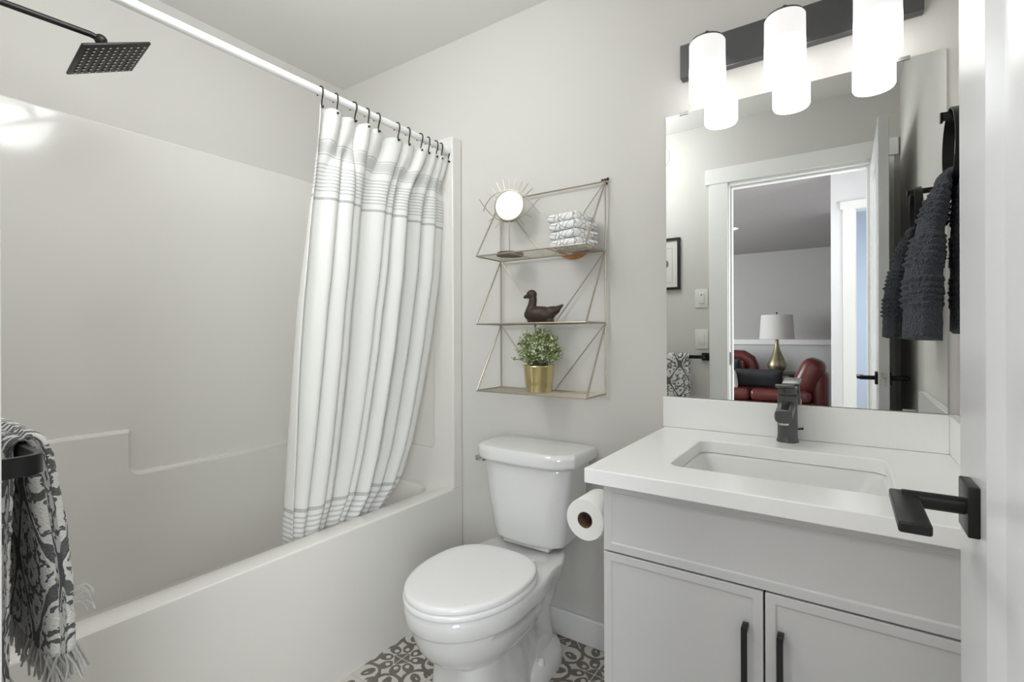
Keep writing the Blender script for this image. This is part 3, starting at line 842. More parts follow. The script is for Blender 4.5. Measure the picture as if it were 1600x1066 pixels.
# ------------------------------------------------------------------ wire wall shelf
SX0, SX1, SYB, SYF = -1.166, -.708, YB - .016, 1.487
SZ = (1.443, 1.184, .930); STOP = 1.690
shelf = thing('wall_shelf', 'gold wire three tier wall shelf above the toilet', 'shelf', (-.937, YB, .93))
b = BM(); r = .0031
for x in (SX0, SX1):
    tube(b, [(x, SYB, SZ[2]), (x, SYB, STOP)], r, 8)
tube(b, [(SX0, SYB, STOP), (SX1, SYB, STOP)], r, 8)
tops = (STOP, SZ[0], SZ[1])
for k, z in enumerate(SZ):
    for x in (SX0, SX1): tube(b, [(x, SYB, tops[k]), (x, SYF, z)], r, 8)
    xm = (SX0 + SX1) / 2
    tube(b, [(SX0, SYB - .001, tops[k]), (xm - .02, SYB - .001, z)], .002, 8); tube(b, [(SX1, SYB - .001, tops[k]), (xm + .02, SYB - .001, z)], .002, 8)
obj('wire_frame', b, 'gold', shelf)
for k, z in enumerate(SZ):
    b = BM()
    tube(b, [(SX0, SYB, z), (SX0, SYF, z), (SX1, SYF, z), (SX1, SYB, z), (SX0, SYB, z)], r, 8)
    for i in range(1, 14):
        y = SYF + (SYB - SYF) * i / 14; tube(b, [(SX0, y, z), (SX1, y, z)], .0006, 5)
    for i in (1, 2):
        x = SX0 + (SX1 - SX0) * i / 3; tube(b, [(x, SYF, z - .001), (x, SYB, z - .001)], .0015, 6)
    obj('shelf_grid', b, 'gold', shelf)
b = BM()
for i in range(3): bmesh.ops.create_uvsphere(b, u_segments=8, v_segments=6, radius=.0055, matrix=Matrix.Translation((SX1 - .012 + .010 * i, SYB + .003, STOP + .006 + .002 * (i == 2))))
tube(b, [(SX1, SYB - .002, STOP - .006), (SX1, YB - .0005, STOP - .004)], .004, 8)
obj('hanging_hook', b, 'table_wood', shelf)

# eye-shaped sunburst mirror on a stem, top shelf
EX, EY, EZ = -1.063, 1.560, 1.638
em = thing('eye_ornament', 'gold wire eye ornament with a round mirror and lashes on the top shelf', 'ornament', (EX, EY, SZ[0]))
RE = Matrix.Rotation(R(14), 3, 'Z')
def E(u, v, d=0.0): return Vector((EX, EY, EZ)) + RE @ Vector((u, -d, v))
b = BM()
ringp = [E(.0585 * math.cos(2 * PI * i / 48), .0585 * math.sin(2 * PI * i / 48)) for i in range(49)]
tube(b, ringp, .003, 8)
obj('ring', b, 'gold', em)
b = BM()
fr_ = [E(.0575 * math.cos(2 * PI * i / 48), .0575 * math.sin(2 * PI * i / 48), .0008) for i in range(48)]
bk_ = [E(.0575 * math.cos(2 * PI * i / 48), .0575 * math.sin(2 * PI * i / 48), -.0018) for i in range(48)]
loft(b, [bk_, fr_]); obj('round_mirror', b, 'mirror', em)
b = BM()
def lash_arc(pts): tube(b, pts, .0018, 6)
# upper and lower lids crossing at both corners
lash_arc(bezier(E(-.110, -.012, -.004), E(-.085, .060, -.004), E(-.030, .062, -.004), E(.005, .060, -.004), 12) + bezier(E(.005, .060, -.004), E(.060, .055, -.004), E(.085, .0, -.004), E(.122, -.040, -.004), 12)[1:])
lash_arc(bezier(E(-.126, .036, -.004), E(-.075, -.045, -.004), E(-.035, -.062, -.004), E(.003, -.062, -.004), 12) + bezier(E(.003, -.062, -.004), E(.050, -.062, -.004), E(.085, -.012, -.004), E(.122, .018, -.004), 12)[1:])
obj('eyelid_wire', b, 'gold', em)
for i in range(9):
    t = -1 + 2 * i / 8; a = R(90 - t * 58)
    b = BM(); tube(b, [E(.068 * math.cos(a) * 1.05, .066 * math.sin(a) - .004, -.004), E(.104 * math.cos(a) * 1.06, .102 * math.sin(a) + .004, -.004)], .0015, 5); obj('lash', b, 'gold', em)
for i in range(6):
    t = -1 + 2 * i / 5; a = R(-90 + t * 58)
    if abs(t) < .3: continue
    b = BM(); tube(b, [E(.066 * math.cos(a) * 1.05, .066 * math.sin(a), -.004), E(.098 * math.cos(a) * 1.06, .098 * math.sin(a), -.004)], .0015, 5); obj('lash', b, 'gold', em)
b = BM(); tube(b, [E(0, -.061), E(0, SZ[0] + .012 - EZ)], .0022, 8); obj('stem', b, 'gold', em)
b = BM(); lathe(b, [(0, 0), (.052, 0), (.053, .004), (.050, .011), (0, .012)], (EX, EY + .005, SZ[0] + .0030), n=32); obj('base', b, 'wood_dark', em)

# folded washcloths
def cloth_bm(seed):
    b = BM(); th, dp, wd = .0300, .125, .128
    # U-fold profile in (y,z): folded edge at the front
    t2 = th / 2; pr = []
    n = 10
    for i in range(n + 1):
        a = R(90 + 180 * i / n); pr.append((t2 * math.cos(a) * 1.0 + t2, t2 + t2 * math.sin(a)))
    pr += [(dp * .5, .0), (dp - .006, .0), (dp, .004), (dp + .001, t2 - .003), (dp - .01, t2 - .0016), (dp * .45, t2 - .0012), (dp * .45, t2 + .0012), (dp - .008, t2 + .0016), (dp + .002, t2 + .003), (dp + .001, th - .004), (dp - .006, th), (dp * .5, th)]
    rings = []
    NX = 14
    for k in range(NX + 1):
        x = -wd / 2 + wd * k / NX; ring = []
        e = 1 - (abs(2 * k / NX - 1)) ** 8 * .12
        for (y, z) in pr:
            nn = noise.noise(Vector((x * 30 + seed * 5, y * 30, z * 50)))
            ring.append(Vector((x + .003 * noise.noise(Vector((y * 40, z * 90, seed))), y + .002 * nn, t2 + (z - t2) * e + (.0016 * nn if 0.002 < z < th - .002 else 0))))
        rings.append(ring)
    loft(b, rings)
    return b
names = ['bottom of the stack', 'second from the bottom of the stack', 'second from the top of the stack', 'top of the stack']
for k in range(4):
    o = obj('washcloth', cloth_bm(k), 'cloth', subsurf=1, ang=180)
    o.location = (-.812 + (.004, -.003, .003, -.005)[k], 1.512 + (.0, .003, -.003, .002)[k], SZ[0] + .0030 + .0306 * k)
    o.rotation_euler = (0, 0, R(-13 + (2, -3, 2, 4)[k]))
    tag(o, 'folded white washcloth with grey lines, ' + names[k], 'washcloth', 'folded washcloths on the top shelf')
b = BM(); lathe(b, [(0, 0), (.083, 0), (.085, .002), (.085, .006), (.083, .008), (0, .008)], (-.838, YB - .0105, 1.509), 'y', 40)
o = obj('wooden_disc', b, 'wood_honey'); tag(o, 'round honey brown wooden disc tucked behind the folded washcloths', 'wooden disc')

# carved duck, middle shelf
DXc, DYc, DZ = -.925, 1.565, SZ[1] + .0028
b = BM()
def ell(bm, c, r, rz=0, ry=0):
    m_ = Matrix.Translation(c) @ Matrix.Rotation(rz, 4, 'Z') @ Matrix.Rotation(ry, 4, 'Y') @ Matrix.Diagonal((r[0], r[1], r[2], 1))
    bmesh.ops.create_uvsphere(bm, u_segments=24, v_segments=16, radius=1, matrix=m_)
ell(b, (-.006, 0, .026), (.054, .030, .027)); ell(b, (.022, 0, .031), (.044, .022, .018), 0, R(-16))
tube(b, [(.035, 0, .034), (.055, 0, .043), (.074, 0, .056)], .01, 12, rr=[.016, .010, .0025])
tube(b, [(-.036, 0, .035), (-.032, 0, .055), (-.028, 0, .075), (-.030, 0, .088)], .01, 14, rr=[.020, .0145, .013, .012])
ell(b, (-.033, 0, .090), (.018, .0145, .0160)); tube(b, [(-.045, 0, .086), (-.056, 0, .083), (-.062, 0, .081)], .005, 10, rr=[.008, .006, .0035])
box(b, (-.045, -.018, 0), (.040, .018, .012), .004)
for v in b.verts:
    v.co.z = max(v.co.z, 0.0)
o = obj('duck_figurine', b, 'wood_dark')
md = o.modifiers.new('remesh', 'REMESH'); md.mode = 'VOXEL'; md.voxel_size = .0022; md.use_smooth_shade = True
md = o.modifiers.new('smooth', 'SMOOTH'); md.factor = .6; md.iterations = 4
o.location = (DXc, DYc, DZ); o.rotation_euler = (0, 0, R(14)); o.scale = (1.12, 1.12, 1.16)
tag(o, 'carved dark brown wooden duck on the middle shelf', 'figurine')

# potted plant, bottom shelf
PX, PY, PZ = -.938, 1.568, SZ[2] + .0028
pl = thing('potted_plant', 'bushy green plant in a shiny brass pot on the bottom shelf', 'plant', (PX, PY, PZ))
b = BM(); lathe(b, [(0, 0), (.046, 0), (.0475, .002), (.0565, .092), (.0585, .095), (.0575, .097), (.0545, .096), (.053, .085), (0, .085)], (PX, PY, PZ), n=40); obj('pot', b, 'brass', pl)
b = BM(); lathe(b, [(0, 0), (.0525, 0), (.048, .004), (0, .008)], (PX, PY, PZ + .0855), n=24); obj('soil', b, 'soil', pl)
rnd = random.Random(11)
bs = BM(); bl = BM()
ctr = Vector((PX, PY, PZ + .150))
for i in range(150):
    a = rnd.uniform(0, 2 * PI); el_ = math.asin(rnd.uniform(-.35, 1))
    rr_ = Vector((.086, .072, .084)) * rnd.uniform(.80, 1.05)
    tip = ctr + Vector((rr_.x * math.cos(a) * math.cos(el_), rr_.y * math.sin(a) * math.cos(el_), rr_.z * math.sin(el_)))
    if i < 6: tip = ctr + (tip - ctr) * 1.22
    root_ = Vector((PX + rnd.uniform(-.025, .025), PY + rnd.uniform(-.025, .025), PZ + .088))
    midp = root_.lerp(tip, .55) + Vector((rnd.uniform(-.01, .01), rnd.uniform(-.01, .01), .014))
    path = [root_.lerp(midp, t) * (1 - t) + midp.lerp(tip, t) * t for t in (0, .25, .5, .75, 1)]
    tube(bs, path, .0008, 4)
    for q in range(16):
        t = rnd.uniform(.35, 1.02)
        p = root_.lerp(midp, t) * (1 - t) + midp.lerp(tip, t) * t
        d = Vector((rnd.gauss(0, 1), rnd.gauss(0, 1), rnd.gauss(.35, .8))).normalized()
        d = (d + (p - ctr).normalized() * .5).normalized()
        s = d.cross(Vector((rnd.gauss(0, 1), rnd.gauss(0, 1), rnd.gauss(0, 1)))).normalized()
        nn = d.cross(s); L = rnd.uniform(.009, .0150); W = L * .34
        v = [bl.verts.new(p), bl.verts.new(p + d * L * .5 + s * W + nn * .001), bl.verts.new(p + d * L + nn * .0012), bl.verts.new(p + d * L * .5 - s * W + nn * .001), bl.verts.new(p + d * L * .52 - nn * .0008)]
        bl.faces.new((v[0], v[1], v[4])); bl.faces.new((v[1], v[2], v[4])); bl.faces.new((v[2], v[3], v[4])); bl.faces.new((v[3], v[0], v[4]))
obj('stems', bs, mat('green_stems', (84, 96, 58), .7), pl); obj('foliage', bl, 'leaf', pl, fix=False, ang=180)

# ------------------------------------------------------------------ towel ring and dark towel on the right wall
TRY, TRZ = 1.333, 1.585
tr = thing('towel_ring', 'black towel ring mounted on the right wall beside the mirror', 'towel ring', (XR, TRY, TRZ))
b = BM(); box(b, (XR - .009, TRY - .024, TRZ - .024), (XR - .0003, TRY + .024, TRZ + .024), .002); obj('wall_plate', b, 'black', tr)
b = BM(); box(b, (.163, TRY - .006, TRZ - .008), (XR - .008, TRY + .006, TRZ + .008), .002); box(b, (.163, TRY - .006, TRZ - .012), (.168, TRY + .006, TRZ + .008), .001); obj('post', b, 'black', tr)
b = BM(); rc = Vector((.186, TRY, TRZ + .0095 - .076)); n = 48; ringo = []
ro, ri, hw = .0795, .0765, .010
rows = []
for i in range(n):
    a = 2 * PI * i / n; cy, cz = math.cos(a), math.sin(a)
    rows.append([bm_ for bm_ in (b.verts.new(rc + Vector((-hw, ri * cy, ri * cz))), b.verts.new(rc + Vector((hw, ri * cy, ri * cz))), b.verts.new(rc + Vector((hw, ro * cy, ro * cz))), b.verts.new(rc + Vector((-hw, ro * cy, ro * cz))))])
for i in range(n):
    p, q = rows[i], rows[(i + 1) % n]
    for k in range(4): b.faces.new((p[k], p[(k + 1) % 4], q[(k + 1) % 4], q[k]))
obj('ring', b, 'black', tr, ang=30)
# towel: swept oval section over the ring, one half each side of it
zr = rc.z - ri
def towel_sweep(path, widths, thick, ribs, nseg=110, seed=0.0, lobes=3):
    b = BM(); rings = []; fr = []
    n = len(path)
    for i in range(n):
        p = Vector(path[i]); t = (Vector(path[min(i + 1, n - 1)]) - Vector(path[max(i - 1, 0)])).normalized()
        s = Vector((0, 1, 0)); u = s.cross(t).normalized()
        ring = []
        for k in range(nseg):
            a = 2 * PI * k / nseg; c, q = math.cos(a), math.sin(a)
            ww = widths[i]; tt = thick[i]
            yy = ww * math.copysign(abs(c) ** .8, c)
            xx = tt * math.copysign(abs(q) ** .7, q) * (1 + .26 * math.cos(lobes * PI * c + seed))
            off = ribs[i] * max(0, .8 + 1.0 * noise.noise(Vector((yy * 190 + xx * 120, yy * 60 - xx * 170, i * .36)))) + .0016 * noise.noise(Vector((p.x * 60 + yy * 50, yy * 80, p.z * 80 + seed)))
            rd = math.hypot(yy, xx) + 1e-6
            ring.append(p + s * (yy + off * yy / rd) + u * (xx + off * xx / rd))
        rings.append(ring)
    loft(b, rings)
    return b
ZTB = 1.133
ztop = zr + .022
L1 = [(0, .131), (.4, .134), (.7, .145), (.88, .157), (1, .168)]
L2 = [(0, .2075), (.6, .2075), (1, .200)]
path = []; wd = []; tk = []; rb = []
def rib_at(z):
    for z0, z1 in ((1.365, 1.440), (1.2775, 1.340), (1.193, 1.2555)):
        if z0 < z < z1:
            f = (z - z0) / .0125
            return .0058 * abs(math.sin(PI * f)) ** .8 
    return 0.0
N1 = 150
for i in range(N1 + 1):
    f = i / N1; z = ZTB + (ztop - .02 - ZTB) * f
    path.append((lin(L1, f), TRY - .012 * (1 - f), z)); wd.append(interp(((0, .092), (.5, .085), (.85, .062), (1, .048)), f)); tk.append(interp(((0, .025), (.4, .024), (.8, .017), (1, .010)), f)); rb.append(rib_at(z))
for i in range(1, 12):
    a = PI - PI * i / 12; path.append((.1845 + .0175 * math.cos(a), TRY, ztop - .018 + .016 * math.sin(a))); wd.append(.046); tk.append(.011); rb.append(0)
for i in range(N1 + 1):
    f = 1 - i / N1; z = ZTB + .012 + (ztop - .02 - ZTB - .012) * f
    path.append((lin(L2, f), TRY - .004, z)); wd.append(interp(((0, .088), (.5, .082), (.85, .060), (1, .046)), f)); tk.append(interp(((0, .022), (.6, .0215), (1, .013)), f)); rb.append(rib_at(z))
b = towel_sweep(path, wd, tk, rb)
for v in b.verts:      # uneven lower hem
    if v.co.z < 1.20: v.co.z += .006 * math.sin(v.co.y * 55 + v.co.x * 30) * (1.20 - v.co.z) / .07
o = obj('hand_towel', b, 'slate', ang=180)
tag(o, 'dark slate blue ribbed hand towel hanging through the ring on the right wall', 'towel')

# ------------------------------------------------------------------ towel bar and damask towel on the door wall
bar = thing('towel_bar', 'black square towel bar on the wall beside the doorway', 'towel bar', (-.72, YF, 1.005))
BZ, BY = 1.004, .158
for x0, sgn in ((-.718, 1), (-1.15, -1)):
    b = BM(); box(b, (x0 - .024, YF + .0003, BZ - .024), (x0 + .024, YF + .012, BZ + .024), .002); obj('rose', b, 'black', bar)
b = BM()
def bar_path():
    p = [(-.718, YF + .010, BZ), (-.718, BY - .016, BZ)]
    p += [(-.718 - .016 + .016 * math.cos(R(90 * i / 6)), BY - .016 + .016 * math.sin(R(90 * i / 6)), BZ) for i in range(1, 7)]
    p += [(-1.15 + .016 - .016 * math.sin(R(90 * i / 6)), BY - .016 + .016 * math.cos(R(90 * i / 6)), BZ) for i in range(0, 7)]
    p += [(-1.15, YF + .010, BZ)]
    return p
rings = []
for (p, t, s, u) in frames(bar_path()):
    rings.append([p + s * a_ + u * c_ for a_, c_ in ((-.0035, -.0105), (.0035, -.0105), (.0035, .0105), (-.0035, .0105))])
loft(b, rings); obj('rail', b, 'black', bar, ang=30)
# towel draped over the rail: sheet path in y-z, wide in x, thickened
tw = thing('bath_towel', 'grey and white damask towel with fringe draped over the black bar', 'towel', (-.90, BY, .70))
b = BM(); uvl = b.loops.layers.uv.new('uv')
prof = []     # (y, z, arc length)
yf_, yb_ = BY + .011, BY - .012
ZB_F, ZB_B = .748, .735
for i in range(41): prof.append((yf_ + .016 * math.sin(PI * .5 * (1 - i / 40)) * 1.2, ZB_F + (1.008 - ZB_F) * i / 40))
for i in range(1, 14):
    a = PI * i / 14; prof.append((BY + .0005 + .0115 * math.cos(a), 1.008 + .012 * math.sin(a)))
for i in range(41): prof.append((yb_ - .004 * (i / 40), 1.008 - (1.008 - ZB_B) * i / 40))
def offs(side, xk):
    ring = []
    n = len(prof); acc = 0
    for i in range(n):
        y, z = prof[i]
        y0, z0 = prof[max(i - 1, 0)]; y1, z1 = prof[min(i + 1, n - 1)]
        ty, tz = y1 - y0, z1 - z0; l = math.hypot(ty, tz) + 1e-9
        ny, nz = tz / l, -ty / l          # outward of the drape
        front = i < 47
        th = (.014 if front else .008) * min(1, .35 + abs(i - 47) / 14)
        wob = .005 * noise.noise(Vector((xk * 9, z * 7, 2.0 + side))) + .0026 * noise.noise(Vector((xk * 110, z * 110, side)))
        d = side * (th + wob * min(1, abs(i - 47) / 10)) + (.5 * th if front and side > 0 else 0)
        if side < 0: d = max(d, -th * .55) if front else d
        ring.append((y + ny * d, z + nz * d))
    return ring
XW0, XW1, NXW = -1.045, -.800, 60
out_rows = []; in_rows = []
for k in range(NXW + 1):
    xk = XW0 + (XW1 - XW0) * k / NXW
    e = min(1, (NXW - k) / 5, k / 5); e = math.sqrt(max(0, 1 - (1 - e) ** 2))
    ro_ = offs(1, xk); ri_ = offs(-1, xk)
    row = []
    for (yo, zo), (yi, zi) in zip(ro_, ri_):
        my, mz = (yo + yi) / 2, (zo + zi) / 2
        row.append((Vector((xk, my + (yo - my) * (.25 + .75 * e), mz + (zo - mz) * (.25 + .75 * e))), Vector((xk, my + (yi - my) * (.25 + .75 * e), mz + (zi - mz) * (.25 + .75 * e)))))
    out_rows.append([b.verts.new(p[0]) for p in row]); in_rows.append([b.verts.new(p[1]) for p in row])
arc = [0]
for p, q in zip(prof, prof[1:]): arc.append(arc[-1] + math.hypot(q[0] - p[0], q[1] - p[1]))
def quad(v, uv):
    f = b.faces.new(v)
    for l_, (uu, vv) in zip(f.loops, uv): l_[uvl].uv = (uu, vv)
dx_ = (XW1 - XW0) / NXW; n = len(prof)
for k in range(NXW):
    for i in range(n - 1):
        uu = [(k * dx_, arc[i]), ((k + 1) * dx_, arc[i]), ((k + 1) * dx_, arc[i + 1]), (k * dx_, arc[i + 1])]
        quad((out_rows[k][i], out_rows[k + 1][i], out_rows[k + 1][i + 1], out_rows[k][i + 1]), uu)
        quad((in_rows[k][i + 1], in_rows[k + 1][i + 1], in_rows[k + 1][i], in_rows[k][i]), [uu[3], uu[2], uu[1], uu[0]])
for i in range(n - 1):
    quad((out_rows[NXW][i], in_rows[NXW][i], in_rows[NXW][i + 1], out_rows[NXW][i + 1]), [(.245, arc[i]), (.29, arc[i]), (.29, arc[i + 1]), (.245, arc[i + 1])])
    quad((in_rows[0][i], out_rows[0][i], out_rows[0][i + 1], in_rows[0][i + 1]), [(-.04, arc[i]), (0, arc[i]), (0, arc[i + 1]), (-.04, arc[i + 1])])
for k in range(NXW):
    for i in (0, n - 1):
        quad((out_rows[k][i], in_rows[k][i], in_rows[k + 1][i], out_rows[k + 1][i]), [(k * dx_, arc[i]), (k * dx_, arc[i] + .01), ((k + 1) * dx_, arc[i] + .01), ((k + 1) * dx_, arc[i])])
obj('towel_cloth', b, 'damask', tw, ang=180)
b = BM()       # knotted band and tassels along both hems
rnd = random.Random(3)
def tassel(x, y, z, ln):
    for q in range(7):
        p0 = Vector((x + rnd.uniform(-.005, .005), y + rnd.uniform(-.008, .008), z))
        p1 = p0 + Vector((rnd.uniform(-.008, .008), rnd.uniform(-.008, .010), -ln * .5)); p2 = p1 + Vector((rnd.uniform(-.006, .006), rnd.uniform(-.006, .008), -ln * .5))
        tube(b, [p0, p1, p2], .0013, 5)
for k in range(24):
    x = XW0 + .006 + (XW1 - XW0 - .012) * k / 23
    for yo in (.006, .022): tassel(x, yf_ + yo + .012, ZB_F + .004, .042)
    tassel(x, yb_ - .004, ZB_B + .004, .042)
for q in range(9):     # loose curls on the near edge
    z = rnd.uniform(.775, .90); x = XW1 - rnd.uniform(-.001, .006)
    y = yf_ + .030 + rnd.uniform(0, .012)
    z = rnd.uniform(.800, .825)
    tube(b, [(x, y, z), (x + .003, y + .008, z + .004), (x + .004, y + .014, z - .003), (x + .004, y + .016, z - .010)], .0009, 4)
f_ = obj('fringe', b, 'fringe', tw); f_['kind'] = 'stuff'

# ------------------------------------------------------------------ things on the door wall, seen in the mirror
pf = thing('picture_frame', 'black framed botanical print on the door wall, seen in the mirror', 'picture', (-.99, YF, 1.43))
b = BM(); x0, x1, z0, z1 = -1.10, -.872, 1.432, 1.765
for lo, hi in (((x0, YF + .0003, z0), (x0 + .016, YF + .018, z1)), ((x1 - .016, YF + .0003, z0), (x1, YF + .018, z1)), ((x0 + .016, YF + .0003, z0), (x1 - .016, YF + .018, z0 + .016)), ((x0 + .016, YF + .0003, z1 - .016), (x1 - .016, YF + .018, z1))):
    box(b, lo, hi)
obj('frame', b, 'blackhw', pf, smooth=False)
b = BM(); box(b, (x0 + .014, YF + .001, z0 + .014), (x1 - .014, YF + .009, z1 - .014)); obj('print', b, 'picture_paper', pf, smooth=False)
b = BM()
prism(b, [(-.985 + .040 * math.cos(2 * PI * i / 24), 1.60 + .034 * math.sin(2 * PI * i / 24)) for i in range(24)], 'y', YF + .009, YF + .0095)
for lo, hi in (((-1.052, 1.480), (-.922, 1.4815)), ((-1.052, 1.700), (-.922, 1.7015)), ((-1.052, 1.480), (-1.0505, 1.70)), ((-.9235, 1.48), (-.922, 1.70))):
    box(b, (lo[0], YF + .009, lo[1]), (hi[0], YF + .0095, hi[1]))
obj('drawing', b, 'ink', pf, smooth=False)
def plate(name, lab, z0, z1, cat, kind):
    t = thing(name, lab, cat, (-.742, YF, (z0 + z1) / 2))
    b = BM(); box(b, (-.782, YF + .0003, z0), (-.704, YF + .006, z1), .002); obj('cover_plate', b, 'plastic', t)
    zc = (z0 + z1) / 2
    b = BM(); box(b, (-.760, YF + .0055, zc - .034), (-.726, YF + .0095, zc + .034), .0015); k = obj('rocker' if kind else 'timer_panel', b, 'plastic', t)
    if not kind:
        b = BM(); box(b, (-.747, YF + .0092, zc + .018), (-.739, YF + .0105, zc + .024)); obj('indicator', b, 'blackhw', k)
plate('fan_timer', 'white fan timer plate on the wall above the light switch', 1.310, 1.428, 'switch', 0)
plate('light_switch', 'white rocker light switch plate above the towel bar end', 1.052, 1.176, 'switch', 1)
vent = thing('wall_vent', 'round white vent cover high on the door wall, cut by the mirror edge', 'vent', (-1.0, YF, 2.33))
b = BM(); lathe(b, [(0, .008), (.055, .008), (.066, .010), (.082, .006), (.084, .0003), (0, .0003)], (-1.022, YF, 2.30), 'y', 40); obj('cover', b, 'plastic', vent)

# ------------------------------------------------------------------ living room beyond the doorway
b = BM(); box(b, (LX0, LY0, -.06), (LX1, -.03, 0)); struct('floor.001', b, 'carpet', smooth=False, label='beige carpet in the living room')
b = BM(); box(b, (LX0, LY0, ZC), (LX1, -.03, ZC + .06)); struct('ceiling.001', b, 'grey_ceiling', smooth=False, label='grey textured living room ceiling')
b = BM(); box(b, (LX0, LY0 - .1, 0), (LX1, LY0, ZC)); struct('wall_far', b, 'grey_wall', smooth=False, label='grey living room wall seen in the mirror')
b = BM(); box(b, (LX0 - .1, LY0, 0), (LX0, -.03, .8)); box(b, (LX0 - .1, LY0, 2.3), (LX0, -.03, ZC)); box(b, (LX0 - .1, LY0, .8), (LX0, -3.7, 2.3)); box(b, (LX0 - .1, -1.5, .8), (LX0, -.03, 2.3))
struct('wall_living_left', b, 'grey_wall', smooth=False, label='living room side wall with an added window opening')
b = BM()
for lo, hi in (((-3.7, .8), (-3.62, 2.3)), ((-1.58, .8), (-1.5, 2.3)), ((-3.62, .8), (-1.58, .88)), ((-3.62, 2.22), (-1.58, 2.3)), ((-2.63, .88), (-2.57, 2.22))):
    box(b, (LX0 - .08, lo[0], lo[1]), (LX0 - .02, hi[0], hi[1]))
struct('window_1', b, 'white_trim', smooth=False, label='unseen window frame added round the living room fill')  # out-of-view window, added to go with the fill light
b = BM(); box(b, (LX1, LY0, 0), (LX1 + .1, -.03, ZC)); struct('wall_living_right', b, 'hall_white', smooth=False, label='end wall of the hall')
b = BM(); box(b, (-4.1, -.03, 0), (XL - .1, .0, ZC)); box(b, (XR + .1, -.03, 0), (LX1 + .1, .0, ZC)); struct('wall_living_near', b, 'grey_wall', smooth=False, label='wall between living room and bathroom')
# white partition with a doorway opposite the bathroom door
b = BM()
box(b, (-.092, -1.56, 0), (.060, -1.44, ZC)); box(b, (.060, -1.56, 2.13), (LX1, -1.44, ZC)); box(b, (.86, -1.56, 0), (LX1, -1.44, ZC))
struct('wall_hall', b, 'hall_white', smooth=False, label='white hall partition seen in the mirror')
b = BM()
box(b, (-.012, -1.44, 0), (.070, -1.425, 2.135)); box(b, (-.03, -1.44, 2.135), (.95, -1.422, 2.20)); box(b, (.060, -1.56, 0), (.078, -1.44, 2.13))
struct('trim_6', b, 'white_trim', smooth=False, label='white casing of the hall doorway')
b = BM(); box(b, (-.10, -2.95, 0), (LX1, -2.9, ZC)); struct('wall_bedroom', b, 'hall_white', smooth=False, label='bedroom wall lit blue by daylight')
b = BM(); box(b, (-.092, -2.95, 0), (-.03, -1.56, ZC)); struct('wall_bedroom_side', b, 'hall_white', smooth=False, label='bedroom side wall')
# far wall: wainscot and white cap rail
b = BM(); box(b, (LX0 + .01, LY0, .0), (LX1 - .01, LY0 + .012, .985)); struct('trim_7', b, 'wainscot', smooth=False, label='pale wainscot below the rail')
b = BM(); box(b, (LX0 + .01, LY0, .985), (LX1 - .01, LY0 + .05, 1.065)); struct('trim_8', b, 'white_trim', bevel=.004, label='white cap rail on the living room wall')
# downlight
dlt = thing('downlight', 'small lit round downlight in the living room ceiling', 'ceiling light', (-1.13, -3.2, ZC))
b = BM(); lathe(b, [(.048, -.004), (.068, -.005), (.072, 0), (.048, 0), (.048, -.004)], (-1.13, -3.2, ZC - .0003), n=28, cap0=False, cap1=False); obj('trim_ring', b, 'white_trim', dlt)
b = BM(); lathe(b, [(0, -.003), (.047, -.003), (.047, -.0005), (0, -.0005)], (-1.13, -3.2, ZC), n=28); obj('lens', b, 'pot', dlt)
# sofa
so = thing('leather_sofa', 'dark red leather sofa with a raised padded end, seen in the mirror', 'sofa', (-1.0, -4.0, 0))
def soft(name, parent, lo, hi, bev, m='leather', rot=None, piv=None):
    b = BM(); box(b, lo, hi, bev, 5, rot, piv); return obj(name, b, m, parent, ang=60)
soft('base', so, (-1.85, -4.38, .06), (-.30, -3.66, .30), .05)
soft('seat_cushion', so, (-1.84, -4.36, .302), (-1.02, -3.62, .445), .055); soft('seat_cushion', so, (-1.015, -4.36, .302), (-.34, -3.62, .445), .055)
soft('arm', so, (-.60, -4.30, .40), (-.33, -3.75, .86), .11, 'leather', Matrix.Rotation(R(24), 3, 'Y'), (-.46, -4, .42))
soft('arm_pad', so, (-.36, -4.36, .06), (-.17, -3.80, .68), .08)
for x in (-1.78, -.38):
    for y in (-4.3, -3.74):
        b = BM(); lathe(b, [(0, 0), (.02, 0), (.03, .064), (0, .064)], (x, y, 0), n=14); obj('leg', b, 'table_wood', so)
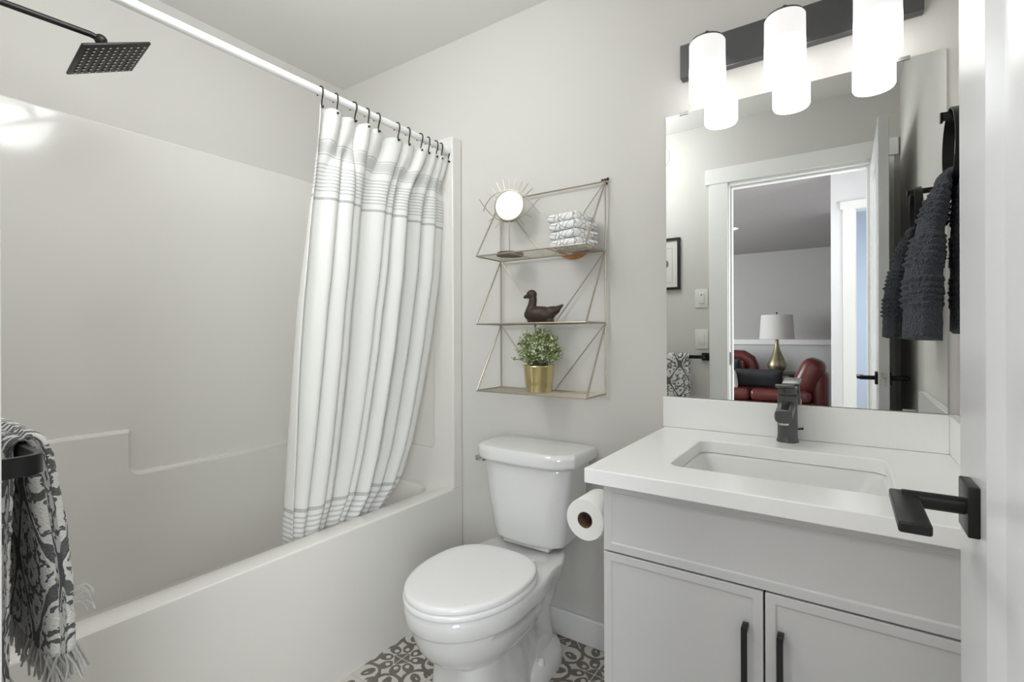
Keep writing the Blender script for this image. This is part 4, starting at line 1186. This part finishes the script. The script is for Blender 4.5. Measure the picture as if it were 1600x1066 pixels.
# armchair behind
ch = thing('leather_armchair', 'dark red leather armchair behind the sofa, its padded top in view', 'armchair', (-1.55, -4.85, 0))
soft('seat', ch, (-1.90, -5.0, .06), (-1.20, -4.55, .46), .06)
soft('back', ch, (-1.95, -5.10, .30), (-1.22, -4.86, .84), .09)
b = BM(); tube(b, [(-1.93, -4.9, .82), (-1.5, -4.9, .83), (-1.28, -4.9, .82), (-1.19, -4.9, .76), (-1.15, -4.9, .66), (-1.15, -4.9, .50)], .085, 18); obj('back_roll', b, 'leather', ch, ang=60)
for x in (-1.85, -1.26):
    for y in (-5.04, -4.60):
        b = BM(); lathe(b, [(0, 0), (.02, 0), (.03, .064), (0, .064)], (x, y, 0), n=14); obj('leg', b, 'table_wood', ch)
def cushion(name, lab, c, dims, rx, rz, m, ry=0):
    b = BM()
    n = 16; rows = []
    W_, H_, T_ = dims
    for sgn in (1, -1):
        g = []
        for i in range(n + 1):
            g.append([])
            for j in range(n + 1):
                u = -1 + 2 * i / n; v = -1 + 2 * j / n
                k = (1 - u ** 4) * (1 - v ** 4)
                px_ = 1 - .06 * (1 - abs(v)) * 0
                g[-1].append(b.verts.new((u * W_ / 2 * (1 - .05 * (1 - v * v)), sgn * (T_ / 2 * k ** .5 if k > 0 else 0), v * H_ / 2 * (1 - .06 * (1 - u * u)))))
        for i in range(n):
            for j in range(n): b.faces.new((g[i][j], g[i + 1][j], g[i + 1][j + 1], g[i][j + 1]))
    bmesh.ops.remove_doubles(b, verts=b.verts, dist=1e-5)
    o = obj(name, b, m, ang=180); o.location = c; o.rotation_euler = (R(rx), R(ry), R(rz)); tag(o, lab, 'pillow'); return o
cushion('throw_pillow', 'long charcoal pillow lying across the red sofa seat', (-.97, -3.98, .560), (.62, .26, .16), -22, 0, 'charcoal')
cushion('throw_pillow', 'small white pillow at the left end of the charcoal pillow', (-1.27, -3.86, .555), (.30, .25, .10), -10, 62, 'white_cloth')
cushion('throw_pillow', 'dark teal pillow leaning on the armchair back', (-1.50, -4.72, .62), (.40, .34, .12), -14, 0, 'teal')
# side table and lamp
stb = thing('side_table', 'dark wood side table behind the sofa carrying the lamp', 'table', (-.82, -4.78, 0))
b = BM(); box(b, (-1.04, -4.98, .56), (-.60, -4.58, .59), .004); obj('tabletop', b, 'table_wood', stb)
for x in (-1.01, -.63):
    for y in (-4.95, -4.61):
        b = BM(); box(b, (x - .018, y - .018, 0), (x + .018, y + .018, .56)); obj('leg', b, 'table_wood', stb, smooth=False)
lm = thing('table_lamp', 'antique brass teardrop lamp with a white drum shade', 'lamp', (-.82, -4.78, .59))
b = BM(); lathe(b, [(0, 0), (.070, 0), (.076, .01), (.108, .05), (.124, .09), (.120, .13), (.098, .19), (.068, .26), (.042, .33), (.027, .40), (.022, .48), (0, .48)], (-.82, -4.78, .5902), n=36); obj('base', b, 'lamp_gold', lm)
b = BM(); lathe(b, [(.228, 1.075), (.205, 1.425), (.202, 1.425), (.225, 1.075), (.228, 1.075)], (-.82, -4.78, 0), n=40, cap0=False, cap1=False)
obj('lamp_shade', b, 'lampshade', lm)
b = BM(); tube(b, [(-.82, -4.78, 1.06), (-.82, -4.78, 1.45)], .005, 8); bmesh.ops.create_uvsphere(b, u_segments=10, v_segments=8, radius=.012, matrix=Matrix.Translation((-.82, -4.78, 1.455)))
tube(b, [(-1.024, -4.78, 1.42), (-.616, -4.78, 1.42)], .003, 6); obj('finial', b, 'blackhw', lm)

for o in bpy.data.objects:
    if '_wl' in o: del o['_wl']
